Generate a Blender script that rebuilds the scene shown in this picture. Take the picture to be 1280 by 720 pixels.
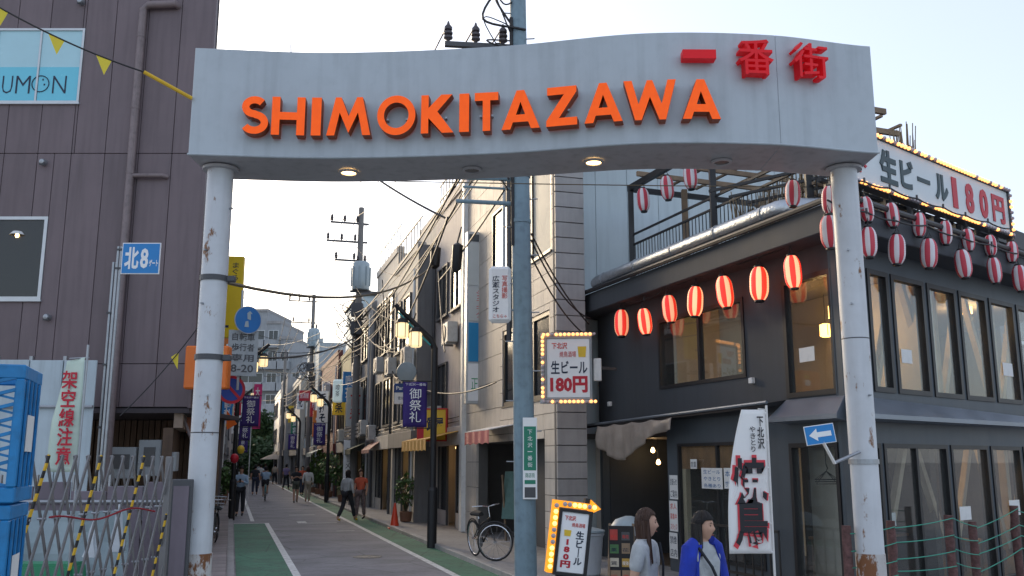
import bpy, bmesh, math, random
from mathutils import Vector, Matrix, Quaternion
random.seed(7)
R = math.radians
for o in list(bpy.data.objects): bpy.data.objects.remove(o)
scene = bpy.context.scene
COL = scene.collection

# ------------------------------------------------------------------ camera
FPX = 1150.0; PITCH = math.atan(217/1150.0); CAMH = 1.9
cam_d = bpy.data.cameras.new('camera'); cam = bpy.data.objects.new('camera', cam_d); COL.objects.link(cam)
cam_d.sensor_width = 36; cam_d.lens = FPX/1280*36; cam_d.clip_start = .05; cam_d.clip_end = 3000
cam.location = (0, 0, CAMH); cam.rotation_euler = (math.pi/2+PITCH, 0, 0)
scene.camera = cam
scene.render.resolution_x = 1024; scene.render.resolution_y = 576

# ------------------------------------------------------------------ sky, sun, exposure
SUN_AZ, SUN_EL = -31.0, 17.0            # azimuth from +Y, clockwise positive
world = bpy.data.worlds.new('World'); scene.world = world; world.use_nodes = True
nt = world.node_tree; nt.nodes.clear()
wo = nt.nodes.new('ShaderNodeOutputWorld'); bg = nt.nodes.new('ShaderNodeBackground')
sky = nt.nodes.new('ShaderNodeTexSky'); sky.sky_type = 'NISHITA'; sky.sun_disc = False
sky.sun_elevation = R(SUN_EL); sky.sun_rotation = R(SUN_AZ)
sky.air_density = 1.0; sky.dust_density = 2.0; sky.ozone_density = 2.2
bg.inputs[1].default_value = .15
veil = nt.nodes.new('ShaderNodeMix'); veil.data_type = 'RGBA'; veil.inputs['Factor'].default_value = .4     # thin even cloud over the whole sky
veil.inputs['B'].default_value = (4.5, 4.5, 4.95, 1)
nt.links.new(sky.outputs[0], veil.inputs['A']); nt.links.new(veil.outputs['Result'], bg.inputs[0]); nt.links.new(bg.outputs[0], wo.inputs[0])
sl = bpy.data.lights.new('sun', 'SUN'); sun = bpy.data.objects.new('sun', sl); COL.objects.link(sun)
sl.energy = 1.5; sl.angle = R(18); sl.color = (1, .78, .52)
sd = Vector((math.sin(R(SUN_AZ))*math.cos(R(SUN_EL)), math.cos(R(SUN_AZ))*math.cos(R(SUN_EL)), math.sin(R(SUN_EL))))
sun.rotation_euler = sd.to_track_quat('Z', 'Y').to_euler()
vs = scene.view_settings
vs.view_transform = 'Standard'; vs.look = 'None'; vs.exposure = .95; vs.gamma = 1; vs.use_curve_mapping = False
scene.cycles.max_bounces = 6; scene.cycles.transparent_max_bounces = 12
scene.cycles.use_denoising = True
scene.cycles.sample_clamp_indirect = 6

# ------------------------------------------------------------------ pixel <-> place
CP, SP = math.cos(PITCH), math.sin(PITCH)
def ray(px, py):
    cx = (px-640)/FPX; cy = (360-py)/FPX
    return Vector((cx, CP-cy*SP, SP+cy*CP))
def at(px, py, Y):
    r = ray(px, py); t = Y/r.y
    return Vector((r.x*t, Y, CAMH+r.z*t))
def gr(px, py, z=0.0):
    r = ray(px, py); t = (z-CAMH)/r.z
    return Vector((r.x*t, r.y*t, z))
# street axes: u along the street, v to its right
SA = R(16.7); SDIR = Vector((-math.sin(SA), math.cos(SA))); SNOR = Vector((math.cos(SA), math.sin(SA))); SO = Vector((-2.3, 16.2))
def S(u, v, z=0.0):
    p = SO+SDIR*u+SNOR*v
    return Vector((p.x, p.y, z))

class Frame:
    """wall frame: local x along the wall (to the right seen from outside), local y into the wall, z up"""
    def __init__(self, p0, p1):
        self.o = Vector((p0[0], p0[1])); d = Vector((p1[0], p1[1]))-self.o
        self.len = d.length; self.d = d.normalized(); self.ang = math.atan2(d.y, d.x)
        self.n = Vector((self.d.y, -self.d.x))          # outward
    def hit(self, px, py, out=0.0):
        r = ray(px, py); o = self.o+self.n*out
        t = (o.dot(self.n))/(r.x*self.n.x+r.y*self.n.y)
        p = Vector((r.x*t, r.y*t)); return ((p-o).dot(self.d), CAMH+r.z*t)
    def loc(self, z=0): return (self.o.x, self.o.y, z)
    def rect(self, x0, y0, x1, y1, out=0.0):
        a = self.hit(x0, y0, out); b = self.hit(x1, y1, out); c = self.hit(x0, y1, out); d = self.hit(x1, y0, out)
        return ((a[0]+c[0])/2, (b[0]+d[0])/2, (c[1]+b[1])/2, (a[1]+d[1])/2)     # u0,u1,z0,z1

# ------------------------------------------------------------------ mesh builder
class G:
    def __init__(s): s.v = []; s.f = []; s.m = []
    def add(s, vs, fs, m=0):
        k = len(s.v); s.v += [tuple(q) for q in vs]; s.f += [tuple(i+k for i in f) for f in fs]; s.m += [m]*len(fs); return s
    def box(s, x0, x1, y0, y1, z0, z1, m=0):
        if x0 > x1: x0, x1 = x1, x0
        if y0 > y1: y0, y1 = y1, y0
        if z0 > z1: z0, z1 = z1, z0
        return s.add([(x0,y0,z0),(x1,y0,z0),(x1,y1,z0),(x0,y1,z0),(x0,y0,z1),(x1,y0,z1),(x1,y1,z1),(x0,y1,z1)],
              [(3,2,1,0),(4,5,6,7),(0,1,5,4),(1,2,6,5),(2,3,7,6),(3,0,4,7)], m)
    def bar(s, a, b, w, h=None, m=0, up=(0,0,1)):
        """square bar from a to b"""
        a = Vector(a); b = Vector(b); h = h or w; d = (b-a).normalized(); up = Vector(up)
        if abs(d.dot(up)) > .98: up = Vector((0,1,0))
        x = d.cross(up).normalized(); y = x.cross(d).normalized()
        vs = []
        for p in (a, b):
            for i, j in ((-1,-1),(1,-1),(1,1),(-1,1)): vs.append(p+x*(i*w/2)+y*(j*h/2))
        return s.add(vs, [(0,1,2,3),(7,6,5,4),(0,4,5,1),(1,5,6,2),(2,6,7,3),(3,7,4,0)], m)
    def tube(s, pts, r, n=8, m=0, cap=True):
        pts = [Vector(p) for p in pts]; N = len(pts); rs = r if isinstance(r, (list, tuple)) else [r]*N
        k = len(s.v); ref = None
        for i, p in enumerate(pts):
            d = (pts[min(i+1,N-1)]-pts[max(i-1,0)]).normalized()
            if ref is None:
                ref = Vector((0,0,1)) if abs(d.z) < .9 else Vector((0,1,0))
            x = d.cross(ref).normalized(); y = x.cross(d).normalized(); ref = y if abs(y.dot(d)) < .9 else ref
            for j in range(n):
                a = 2*math.pi*j/n; s.v.append(tuple(p+(x*math.cos(a)+y*math.sin(a))*rs[i]))
        for i in range(N-1):
            for j in range(n):
                s.f.append((k+i*n+j, k+i*n+(j+1)%n, k+(i+1)*n+(j+1)%n, k+(i+1)*n+j)); s.m.append(m)
        if cap:
            s.f.append(tuple(k+j for j in range(n))[::-1]); s.f.append(tuple(k+(N-1)*n+j for j in range(n))); s.m += [m, m]
        return s
    def lathe(s, prof, c=(0,0,0), n=16, m=0, cap=True):
        k = len(s.v); N = len(prof)
        for r, z in prof:
            for j in range(n):
                a = 2*math.pi*j/n; s.v.append((c[0]+r*math.cos(a), c[1]+r*math.sin(a), c[2]+z))
        for i in range(N-1):
            for j in range(n):
                s.f.append((k+i*n+j, k+i*n+(j+1)%n, k+(i+1)*n+(j+1)%n, k+(i+1)*n+j)); s.m.append(m)
        if cap:
            s.f.append(tuple(k+j for j in range(n))[::-1]); s.f.append(tuple(k+(N-1)*n+j for j in range(n))); s.m += [m, m]
        return s
    def poly(s, pts, y0, y1, m=0):
        """polygon in x,z (counter-clockwise seen from -y) extruded in y"""
        n = len(pts)
        return s.add([(x,y0,z) for x,z in pts]+[(x,y1,z) for x,z in pts],
              [tuple(range(n)), tuple(range(2*n-1, n-1, -1))]+[(i,n+i,n+(i+1)%n,(i+1)%n) for i in range(n)], m)
    def slab(s, pts, z0, z1, m=0):
        """polygon in x,y extruded in z"""
        n = len(pts)
        return s.add([(x,y,z0) for x,y in pts]+[(x,y,z1) for x,y in pts],
              [tuple(range(n-1,-1,-1)), tuple(range(n,2*n))]+[(i,(i+1)%n,n+(i+1)%n,n+i) for i in range(n)], m)
    def grid(s, fn, nu, nv, m=0, closed=False):
        k = len(s.v)
        for i in range(nu+1):
            for j in range(nv+1): s.v.append(tuple(fn(i/nu, j/nv)))
        for i in range(nu):
            for j in range(nv):
                a = k+i*(nv+1)+j; s.f.append((a, a+nv+1, a+nv+2, a+1)); s.m.append(m)
        return s
    def mesh(s, name, mats, smooth=False, bevel=0, seg=1):
        me = bpy.data.meshes.new(name); me.from_pydata(s.v, [], s.f)
        for mt in (mats if isinstance(mats, (list, tuple)) else [mats]): me.materials.append(mt)
        me.polygons.foreach_set('material_index', s.m)
        if bevel or smooth is not False:
            bm = bmesh.new(); bm.from_mesh(me)
            bmesh.ops.recalc_face_normals(bm, faces=bm.faces)
            if bevel:
                ed = [e for e in bm.edges if len(e.link_faces) == 2 and e.calc_face_angle(0) > .6]
                bmesh.ops.bevel(bm, geom=ed, offset=bevel, segments=seg, affect='EDGES', clamp_overlap=True)
            if smooth is not False:
                lim = .7 if smooth is True else smooth
                for fc in bm.faces: fc.smooth = True
                for e in bm.edges:
                    if len(e.link_faces) == 2 and e.calc_face_angle(0) > lim: e.smooth = False
            bm.to_mesh(me); bm.free()
        me.update(); return me
    def build(s, name, mats, parent=None, smooth=False, bevel=0, seg=1, thick=0):
        o = bpy.data.objects.new(name, s.mesh(name, mats, smooth, bevel, seg)); COL.objects.link(o)
        if parent is not None: o.parent = parent
        if thick:
            md = o.modifiers.new('thickness', 'SOLIDIFY'); md.thickness = thick; md.offset = 0
        return o

def tag(o, label=None, cat=None, group=None, kind=None):
    if label: o['label'] = label
    if cat: o['category'] = cat
    if group: o['group'] = group
    if kind: o['kind'] = kind
    return o
def thing(name, label, cat, loc=(0,0,0), rz=0.0, group=None):
    o = bpy.data.objects.new(name, None); COL.objects.link(o); o.empty_display_size = .1
    o.location = loc; o.rotation_euler = (0, 0, rz); return tag(o, label, cat, group)
def inst(name, mesh, parent=None, loc=(0,0,0), rot=(0,0,0), scale=(1,1,1)):
    o = bpy.data.objects.new(name, mesh); COL.objects.link(o); o.parent = parent
    o.location = loc; o.rotation_euler = rot; o.scale = scale; return o
def copy_tree(o, parent=None, label=None):
    c = o.copy(); COL.objects.link(c); c.parent = parent
    if label: c['label'] = label
    for ch in list(o.children): copy_tree(ch, c)
    return c
def box(name, mat, parent, x0, x1, y0, y1, z0, z1, bevel=0):
    return G().box(x0, x1, y0, y1, z0, z1).build(name, mat, parent, bevel=bevel)

# ------------------------------------------------------------------ materials
def nn(t, typ, **kw):
    n = t.nodes.new(typ)
    for k, v in kw.items(): setattr(n, k, v)
    return n
def srgb(h):
    h = h.lstrip('#'); c = [int(h[i:i+2], 16)/255 for i in (0,2,4)]
    return tuple(x/12.92 if x <= .04045 else ((x+.055)/1.055)**2.4 for x in c)
def M(name, col, rough=.6, metal=0.0, var=.12, scale=2.0, bump=0.0, bscale=40.0, rnd=0.0, streak=0.0, grime=0.0, emit=0.0, spec=.5, ecol=None, coat=0.0, rust=None):
    if isinstance(col, str): col = srgb(col)
    m = bpy.data.materials.new(name); m.use_nodes = True; t = m.node_tree; L = t.links.new
    b = t.nodes['Principled BSDF']; b.inputs['Roughness'].default_value = rough; b.inputs['Metallic'].default_value = metal
    b.inputs['Specular IOR Level'].default_value = spec; b.inputs['Coat Weight'].default_value = coat
    tc = nn(t, 'ShaderNodeTexCoord'); cur = None
    no = nn(t, 'ShaderNodeTexNoise'); no.inputs['Scale'].default_value = scale; no.inputs['Detail'].default_value = 6; no.inputs['Roughness'].default_value = .65
    L(tc.outputs['Object'], no.inputs['Vector'])
    mr = nn(t, 'ShaderNodeMapRange'); mr.inputs[1].default_value = .3; mr.inputs[2].default_value = .7; mr.inputs[3].default_value = 1-var; mr.inputs[4].default_value = 1+var
    L(no.outputs['Fac'], mr.inputs[0]); fac = mr.outputs[0]
    def mul(a, bsock):
        q = nn(t, 'ShaderNodeMath', operation='MULTIPLY'); L(a, q.inputs[0]); L(bsock, q.inputs[1]); return q.outputs[0]
    if rnd:
        oi = nn(t, 'ShaderNodeObjectInfo'); r2 = nn(t, 'ShaderNodeMapRange'); r2.inputs[3].default_value = 1-rnd; r2.inputs[4].default_value = 1+rnd
        L(oi.outputs['Random'], r2.inputs[0]); fac = mul(fac, r2.outputs[0])
    if streak:
        mp = nn(t, 'ShaderNodeMapping'); mp.inputs['Scale'].default_value = (5, 5, .35); L(tc.outputs['Object'], mp.inputs[0])
        n2 = nn(t, 'ShaderNodeTexNoise'); n2.inputs['Scale'].default_value = 1.6; n2.inputs['Detail'].default_value = 5; L(mp.outputs[0], n2.inputs['Vector'])
        r3 = nn(t, 'ShaderNodeMapRange'); r3.inputs[1].default_value = .45; r3.inputs[2].default_value = .75; r3.inputs[3].default_value = 1; r3.inputs[4].default_value = 1-streak
        L(n2.outputs['Fac'], r3.inputs[0]); fac = mul(fac, r3.outputs[0])
    if grime:
        n4 = nn(t, 'ShaderNodeTexNoise'); n4.inputs['Scale'].default_value = 9; n4.inputs['Detail'].default_value = 8; L(tc.outputs['Object'], n4.inputs['Vector'])
        r4 = nn(t, 'ShaderNodeMapRange'); r4.inputs[1].default_value = .5; r4.inputs[2].default_value = .72; r4.inputs[3].default_value = 1; r4.inputs[4].default_value = 1-grime
        L(n4.outputs['Fac'], r4.inputs[0]); fac = mul(fac, r4.outputs[0])
    mx = nn(t, 'ShaderNodeVectorMath', operation='SCALE'); mx.inputs[0].default_value = col; L(fac, mx.inputs['Scale']); out = mx.outputs[0]
    if rust:
        n5 = nn(t, 'ShaderNodeTexNoise'); n5.inputs['Scale'].default_value = rust[0]; n5.inputs['Detail'].default_value = 9; n5.inputs['Roughness'].default_value = .7
        mp5 = nn(t, 'ShaderNodeMapping'); mp5.inputs['Scale'].default_value = (1, 1, .45); L(tc.outputs['Object'], mp5.inputs[0]); L(mp5.outputs[0], n5.inputs['Vector'])
        r5 = nn(t, 'ShaderNodeMapRange'); r5.inputs[1].default_value = rust[1]; r5.inputs[2].default_value = rust[1]+.05; L(n5.outputs['Fac'], r5.inputs[0])
        mc = nn(t, 'ShaderNodeMix', data_type='RGBA'); L(r5.outputs[0], mc.inputs['Factor']); L(out, mc.inputs['A']); mc.inputs['B'].default_value = (*rust[2], 1); out = mc.outputs['Result']
    L(out, b.inputs['Base Color'])
    rr = nn(t, 'ShaderNodeMapRange'); rr.inputs[3].default_value = max(.03, rough-.12); rr.inputs[4].default_value = min(1, rough+.12); L(no.outputs['Fac'], rr.inputs[0]); L(rr.outputs[0], b.inputs['Roughness'])
    if bump:
        nb = nn(t, 'ShaderNodeTexNoise'); nb.inputs['Scale'].default_value = bscale; nb.inputs['Detail'].default_value = 4; L(tc.outputs['Object'], nb.inputs['Vector'])
        bp = nn(t, 'ShaderNodeBump'); bp.inputs['Strength'].default_value = bump; bp.inputs['Distance'].default_value = .02; L(nb.outputs['Fac'], bp.inputs['Height']); L(bp.outputs[0], b.inputs['Normal'])
    if emit:
        b.inputs['Emission Strength'].default_value = emit
        if ecol: b.inputs['Emission Color'].default_value = (*ecol, 1)
        else: L(out, b.inputs['Emission Color'])
    return m
def glass(name, tint=(.9,.95,.95), rough=.02, refl=1.0, dirt=.05):
    m = bpy.data.materials.new(name); m.use_nodes = True; t = m.node_tree; L = t.links.new; t.nodes.clear()
    o = nn(t, 'ShaderNodeOutputMaterial'); tr = nn(t, 'ShaderNodeBsdfTransparent'); tr.inputs[0].default_value = (*tint, 1)
    gl = nn(t, 'ShaderNodeBsdfGlossy'); gl.inputs['Roughness'].default_value = rough
    fr = nn(t, 'ShaderNodeFresnel'); ge = nn(t, 'ShaderNodeNewGeometry'); io = nn(t, 'ShaderNodeMapRange'); io.inputs[3].default_value = 1.52; io.inputs[4].default_value = 1/1.52
    L(ge.outputs['Backfacing'], io.inputs[0]); L(io.outputs[0], fr.inputs[0])        # same reflectance from both sides of the pane
    q = nn(t, 'ShaderNodeMath', operation='MULTIPLY_ADD'); q.inputs[1].default_value = refl*1.6; q.inputs[2].default_value = .02*refl; q.use_clamp = True; L(fr.outputs[0], q.inputs[0])
    mx = nn(t, 'ShaderNodeMixShader'); L(q.outputs[0], mx.inputs[0]); L(tr.outputs[0], mx.inputs[1]); L(gl.outputs[0], mx.inputs[2])
    df = nn(t, 'ShaderNodeBsdfDiffuse'); df.inputs[0].default_value = (.5,.5,.48,1); m2 = nn(t, 'ShaderNodeMixShader'); m2.inputs[0].default_value = dirt
    L(mx.outputs[0], m2.inputs[1]); L(df.outputs[0], m2.inputs[2]); L(m2.outputs[0], o.inputs[0]); return m

# ------------------------------------------------------------------ lettering
bench = bpy.data.scenes.new('bench')                  # empty scene where single objects are evaluated quickly
def evaluated(o):
    bench.collection.objects.link(o); vl = bench.view_layers[0]; vl.update()
    me = bpy.data.meshes.new_from_object(o.evaluated_get(vl.depsgraph)); bpy.data.objects.remove(o); return me
def text_mesh(s, mat, vertical=False, ext=.01, bold=0.0, res=2, line=1.0):
    c = bpy.data.curves.new('text', 'FONT')
    if vertical: s = '\n'.join(s.replace('ー', '｜'))
    c.body = s; c.size = 1; c.extrude = ext; c.offset = bold; c.resolution_u = res; c.space_line = line
    c.align_x = 'CENTER' if vertical else 'LEFT'
    o = bpy.data.objects.new('text', c); me = evaluated(o); bpy.data.curves.remove(c)
    me.materials.clear(); me.materials.append(mat); return me
def text(name, s, mat, parent, x0, x1, z0, z1, y, depth=.006, vertical=False, bold=0.0, res=2, line=1.0, shear=0.0):
    """lettering filling a rectangle in the parent's x,z, facing -y, standing on the plane y (front at y-depth)"""
    ext = lambda m: (max(v.co.x for v in m.vertices)-min(v.co.x for v in m.vertices), max(v.co.y for v in m.vertices)-min(v.co.y for v in m.vertices))
    me = text_mesh(s, mat, vertical, .5, bold, res, line)
    if bold > 0:                                     # heavy weights can throw spikes on dense characters: fall back to lighter ones
        e0 = ext(text_mesh(s, mat, vertical, .5, 0, res, line))
        for f in (.5, .2, 0):
            e1 = ext(me)
            if e1[0]-e0[0] < bold*3.2 and e1[1]-e0[1] < bold*3.2: break
            me = text_mesh(s, mat, vertical, .5, bold*f, res, line)
    xs = [v.co.x for v in me.vertices]; ys = [v.co.y for v in me.vertices]; a, b, c, d = min(xs), max(xs), min(ys), max(ys)
    for v in me.vertices:
        X, Y, Z = v.co
        z = z0+(Y-c)/(d-c)*(z1-z0)
        v.co = (x0+(X-a)/(b-a)*(x1-x0)+shear*(z-z0), y-(Z+.5)*depth, z)
    me.update()
    o = bpy.data.objects.new(name, me); COL.objects.link(o); o.parent = parent
    return o
# ------------------------------------------------------------------ shared materials
m_asphalt = M('asphalt', (.215,.208,.218), .85, var=.25, scale=.9, bump=.35, bscale=90, grime=.2)
def road_wear(m):                       # tyre-polished bands and patch repairs lying across the street
    t = m.node_tree; L = t.links.new; b = t.nodes['Principled BSDF']; src = b.inputs['Base Color'].links[0].from_socket
    tc = nn(t,'ShaderNodeTexCoord'); mp = nn(t,'ShaderNodeMapping'); mp.inputs['Rotation'].default_value = (0,0,-SA); mp.inputs['Scale'].default_value = (.5,1.3,1); L(tc.outputs['Object'], mp.inputs[0])
    no = nn(t,'ShaderNodeTexNoise'); no.inputs['Scale'].default_value = .9; no.inputs['Detail'].default_value = 7; L(mp.outputs[0], no.inputs['Vector'])
    mr = nn(t,'ShaderNodeMapRange'); mr.inputs[1].default_value = .35; mr.inputs[2].default_value = .7; mr.inputs[3].default_value = .84; mr.inputs[4].default_value = 1.2; L(no.outputs['Fac'], mr.inputs[0])
    vo = nn(t,'ShaderNodeTexVoronoi'); vo.feature = 'DISTANCE_TO_EDGE'; vo.inputs['Scale'].default_value = .55; L(tc.outputs['Object'], vo.inputs['Vector'])
    cr = nn(t,'ShaderNodeMapRange'); cr.inputs[1].default_value = .0; cr.inputs[2].default_value = .012; cr.inputs[3].default_value = .55; cr.inputs[4].default_value = 1; L(vo.outputs['Distance'], cr.inputs[0])
    q = nn(t,'ShaderNodeMath',operation='MULTIPLY'); L(mr.outputs[0], q.inputs[0]); L(cr.outputs[0], q.inputs[1])
    sc = nn(t,'ShaderNodeVectorMath',operation='SCALE'); L(src, sc.inputs[0]); L(q.outputs[0], sc.inputs['Scale']); L(sc.outputs[0], b.inputs['Base Color'])
road_wear(m_asphalt)
m_ground = M('ground_concrete', (.28,.27,.265), .9, var=.2, scale=.6, bump=.2, grime=.25)
m_green = M('green_paving_paint', (.04,.15,.09), .8, var=.3, scale=1.4, bump=.3, bscale=90, grime=.45)
road_wear(m_green)
m_line = M('worn_white_road_paint', (.62,.62,.6), .75, var=.15, scale=3, grime=.5, rust=(14, .6, (.16,.155,.155)))
m_slab = M('paving_slab', (.2,.17,.165), .85, var=.15, scale=3, bump=.2, rnd=.18)
m_kerb = M('kerb_stone', (.33,.32,.31), .85, var=.15, scale=3, bump=.2, rnd=.12)
m_iron = M('cast_iron', (.07,.07,.072), .55, .6, var=.2, scale=8)
m_gate = M('gate_white_paint', (.45,.5,.53), .42, var=.07, scale=1.0, streak=.16, grime=.05)
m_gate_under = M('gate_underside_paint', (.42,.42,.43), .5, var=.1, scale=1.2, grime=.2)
m_post = M('pillar_rusty_white_paint', (.58,.6,.62), .5, var=.1, scale=2, streak=.15, rust=(5, .6, (.2,.085,.03)))
m_post_foot = M('pillar_foot_rust', (.5,.48,.46), .7, var=.15, scale=3, rust=(7, .5, (.2,.08,.03)))
m_orange = M('lit_orange_letter_face', (.86,.1,.004), .5, var=.1, scale=7, emit=.24, spec=.3)
m_orange_side = M('orange_letter_sides', (.3,.055,.01), .5, var=.08, scale=3)
m_red = M('lit_red_letter_face', (.62,.008,.015), .5, var=.05, emit=.1, spec=.3)
m_black = M('black_metal', (.018,.018,.02), .5, .2, var=.2, scale=5)
m_steel = M('galvanised_steel', (.36,.38,.4), .42, .7, var=.15, scale=6)
m_dgrey = M('dark_grey_paint', (.07,.072,.078), .55, var=.12, scale=2)
m_white = M('white_paint', (.72,.72,.7), .5, var=.06, scale=2, grime=.12)
m_lamp_on = M('warm_lit_lens', (1,.82,.5), .4, var=0, emit=5.0, ecol=(1,.62,.25))
m_lens_off = M('grey_unlit_lens', (.12,.12,.12), .25, var=.05)
m_bulb = M('lit_bulb', (1,.8,.5), .4, var=0, emit=1.3, ecol=(1,.36,.08))
m_wire = M('black_cable', (.022,.021,.022), .6, var=.1)

# ------------------------------------------------------------------ ground, road
def strip(name, mat, v0, v1, z, u0=-40, u1=112, n=1):
    g = G()
    for i in range(n):
        a = u0+(u1-u0)*i/n; b = u0+(u1-u0)*(i+1)/n
        p = [S(a, v0, z), S(a, v1, z), S(b, v1, z), S(b, v0, z)]
        g.add(p, [(0,1,2,3)])
    return g.build(name, mat)
tag(G().add([(-1500,-1500,-.012),(1500,-1500,-.012),(1500,1500,-.012),(-1500,1500,-.012)], [(0,1,2,3)]).build('ground', m_ground), 'grey concrete ground around the street', 'ground', kind='structure')
road = tag(strip('road', m_asphalt, -2.3, 2.05, 0.0), 'narrow grey asphalt shopping street running into the distance', 'road', kind='structure')
for nm, lab, v0, v1, z, u0, u1 in (('green_strip', 'green painted walking strip along the left edge of the street', -2.27, -1.33, .004, -30, 14.5),
                        ('green_strip', 'green painted walking strip along the right edge of the street', 1.33, 2.0, .004, -30, 60)):
    tag(strip(nm, m_green, v0, v1, z, u0, u1), lab, 'road marking', kind='structure')
def line(lab, v0, v1, u0, u1): tag(strip('road_line', m_line, v0, v1, .008, u0, u1), lab, 'road marking', kind='structure')
line('white painted edge line on the right side of the street', 1.22, 1.35, -30, 100)
line('white painted edge line beside the left green strip', -1.35, -1.22, -30, 14.5)
line('short white line closing the far end of the left green strip', -2.27, -1.35, 14.35, 14.5)
line('white painted edge line further down on the left side', -1.75, -1.63, 15.5, 90)
# worn patches, cross marks and a manhole
for u, v, w, l in ((18.6, .1, .9, .22), (14.0, .35, 1.0, .16), (14.1,-.2, .28, .9), (10.4, .7, .5, .12)):
    tag(G().add([S(u, v-w/2, .008), S(u, v+w/2, .008), S(u+l, v+w/2, .008), S(u+l, v-w/2, .008)], [(0,1,2,3)]).build('road_marking', m_line), 'worn white paint mark in the middle of the asphalt', 'road marking', 'worn paint marks on the asphalt', 'structure')
mh = tag(G().lathe([(.3,0),(.3,.006),(.26,.007),(.26,.004),(.0,.004)], n=24, cap=False).build('manhole_cover', m_iron), 'round iron manhole cover in the asphalt', 'manhole cover')
mh.location = S(3.2, .3, .002)
# left footway: slabs one by one
fl = tag(strip('footway', m_ground, -4.2, -2.3, .05, -20, 90), 'narrow slab footway along the left shop fronts', 'footway', kind='structure')
sm = G().box(-.285,.285,-.19,.19,0,.05).mesh('slab', m_slab, bevel=.012)
for i in range(60):
    for j in range(2):
        inst('paving_slab', sm, fl, S(-4+i*.6, -2.62-j*.4, .052), (0,0,SA+math.pi/2))
km = G().box(-.295,.295,-.07,.07,-.1,.1).mesh('kerb', m_kerb, bevel=.015)
kr = tag(strip('pavement', m_ground, 2.14, 7.0, .085, -20, 90), 'grey pavement in front of the right hand shops', 'pavement', kind='structure')
for i in range(70): inst('kerb_stone', km, kr, S(-4+i*.6, 2.07, 0), (0,0,SA+math.pi/2))
strip('kerb_run', m_kerb, 2.0, 2.14, .1, 38, 100).parent = kr

# ------------------------------------------------------------------ gate
gate = thing('street_gate', 'white wavy street gate on two round pillars with orange lettering', 'gate', (0, 9.6, 0))
GX0, GX1 = -3.55, 4.0
KN = [(-.25,9.5),(0,9.64),(.2,9.76),(.45,9.6),(.66,9.28),(.84,9.32),(1,9.6),(1.25,9.8)]
def gy(x):
    t = (x-GX0)/(GX1-GX0)
    for i in range(1, len(KN)-2):
        if t <= KN[i+1][0] or i == len(KN)-3: break
    (t0,a),(t1,b),(t2,c),(t3,d) = KN[i-1:i+3]; h = t2-t1; s = (t-t1)/h
    m1 = (c-a)/(t2-t0)*h; m2 = (d-b)/(t3-t1)*h
    return (2*s**3-3*s*s+1)*b+(s**3-2*s*s+s)*m1+(-2*s**3+3*s*s)*c+(s**3-s*s)*m2-9.6
GZ0, GZ1, GD = 5.2, 6.46, .86
def beam(x0, x1, n, gap0=0, gap1=0):
    g = G(); xs = [x0+(x1-x0)*i/n for i in range(n+1)]
    for x in xs:
        y = gy(x); g.v += [(x,y,GZ0),(x,y,GZ1),(x,y+GD,GZ1),(x,y+GD,GZ0)]
    for i in range(n):
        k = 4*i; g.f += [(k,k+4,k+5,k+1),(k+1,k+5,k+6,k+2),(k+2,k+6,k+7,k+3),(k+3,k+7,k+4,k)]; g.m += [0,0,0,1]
    g.f += [(0,1,2,3),(4*n+3,4*n+2,4*n+1,4*n)]; g.m += [0,0]
    return g.build('beam', [m_gate, m_gate_under], gate, smooth=.5, bevel=.004)
beam(GX0, 2.86, 70); beam(2.862, GX1, 16)
g = G()
for x0, x1, n in ((GX0-.01, GX1+.01, 60),):        # drip edge under the front
    pts = [(x0+(x1-x0)*i/n) for i in range(n+1)]
    g.tube([(x, gy(min(max(x,GX0),GX1))-.006, GZ0+.012) for x in pts], .011, 6)
g.build('drip_edge', m_gate, gate, smooth=True)
for x, sgn in ((-3.32, 'l'), (3.78, 'r')):
    y = .46
    g = G().tube([(x,y,.95),(x,y,GZ0+.02)], .145, 28); p = g.build('pillar', m_post, gate, smooth=True)
    G().tube([(x,y,0),(x,y,.95)], .152, 28).build('pillar_foot', m_post_foot, p, smooth=True)
    G().lathe([(.2,0),(.2,.03),(.15,.04)], (x,y,GZ0-.045), 24).build('collar', m_gate_under, p, smooth=.4)
    G().lathe([(.147,0),(.147,.012)], (x,y,3.22 if sgn=='r' else 2.2), 24).build('weld_seam', m_dgrey, p)
    G().lathe([(.3,0),(.3,.03)], (x,y,0), 24).build('base_plate', m_steel, p)
    if sgn == 'l':
        for z in (3.9, 3.02):
            G().lathe([(.152,-.03),(.158,-.03),(.158,.03),(.152,.03)], (x,y,z), 24, cap=False).build('clamp_band', m_dgrey, p)
            G().box(x+.15,x+.24,y-.05,y+.03,z-.035,z+.03).build('clamp_bolt', m_dgrey, p, bevel=.008)
    for z, a in ((4.7,.3),(3.6,2.),(2.6,-1.2),(4.2,-2.0)):
        G().tube([(x,y,z),(x+.185*math.cos(a),y-.185*abs(math.sin(a)),z)], .012, 6).build('bolt', m_steel, p)
for px, py, on in ((436,214,1),(590,211,0),(742,201,1),(902,201,0)):
    r = ray(px, py); t = (GZ0-CAMH)/r.z; x, y = r.x*t, r.y*t-9.6
    d = G().lathe([(.115,-.006),(.115,-.03),(.088,-.03),(.08,-.012)], (x,y,GZ0), 24, cap=False).build('downlight', m_gate_under, gate, smooth=.5)
    G().lathe([(.082,-.014),(.082,-.02)], (x,y,GZ0), 20).build('lens', m_lamp_on if on else m_lens_off, d)
for px in (365, 785):
    x = at(px, 50, 9.9).x; G().tube([(x,.3,GZ1-.02),(x-.01,.3,GZ1+.17)], .008, 6).build('rod', m_steel, gate)

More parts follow.
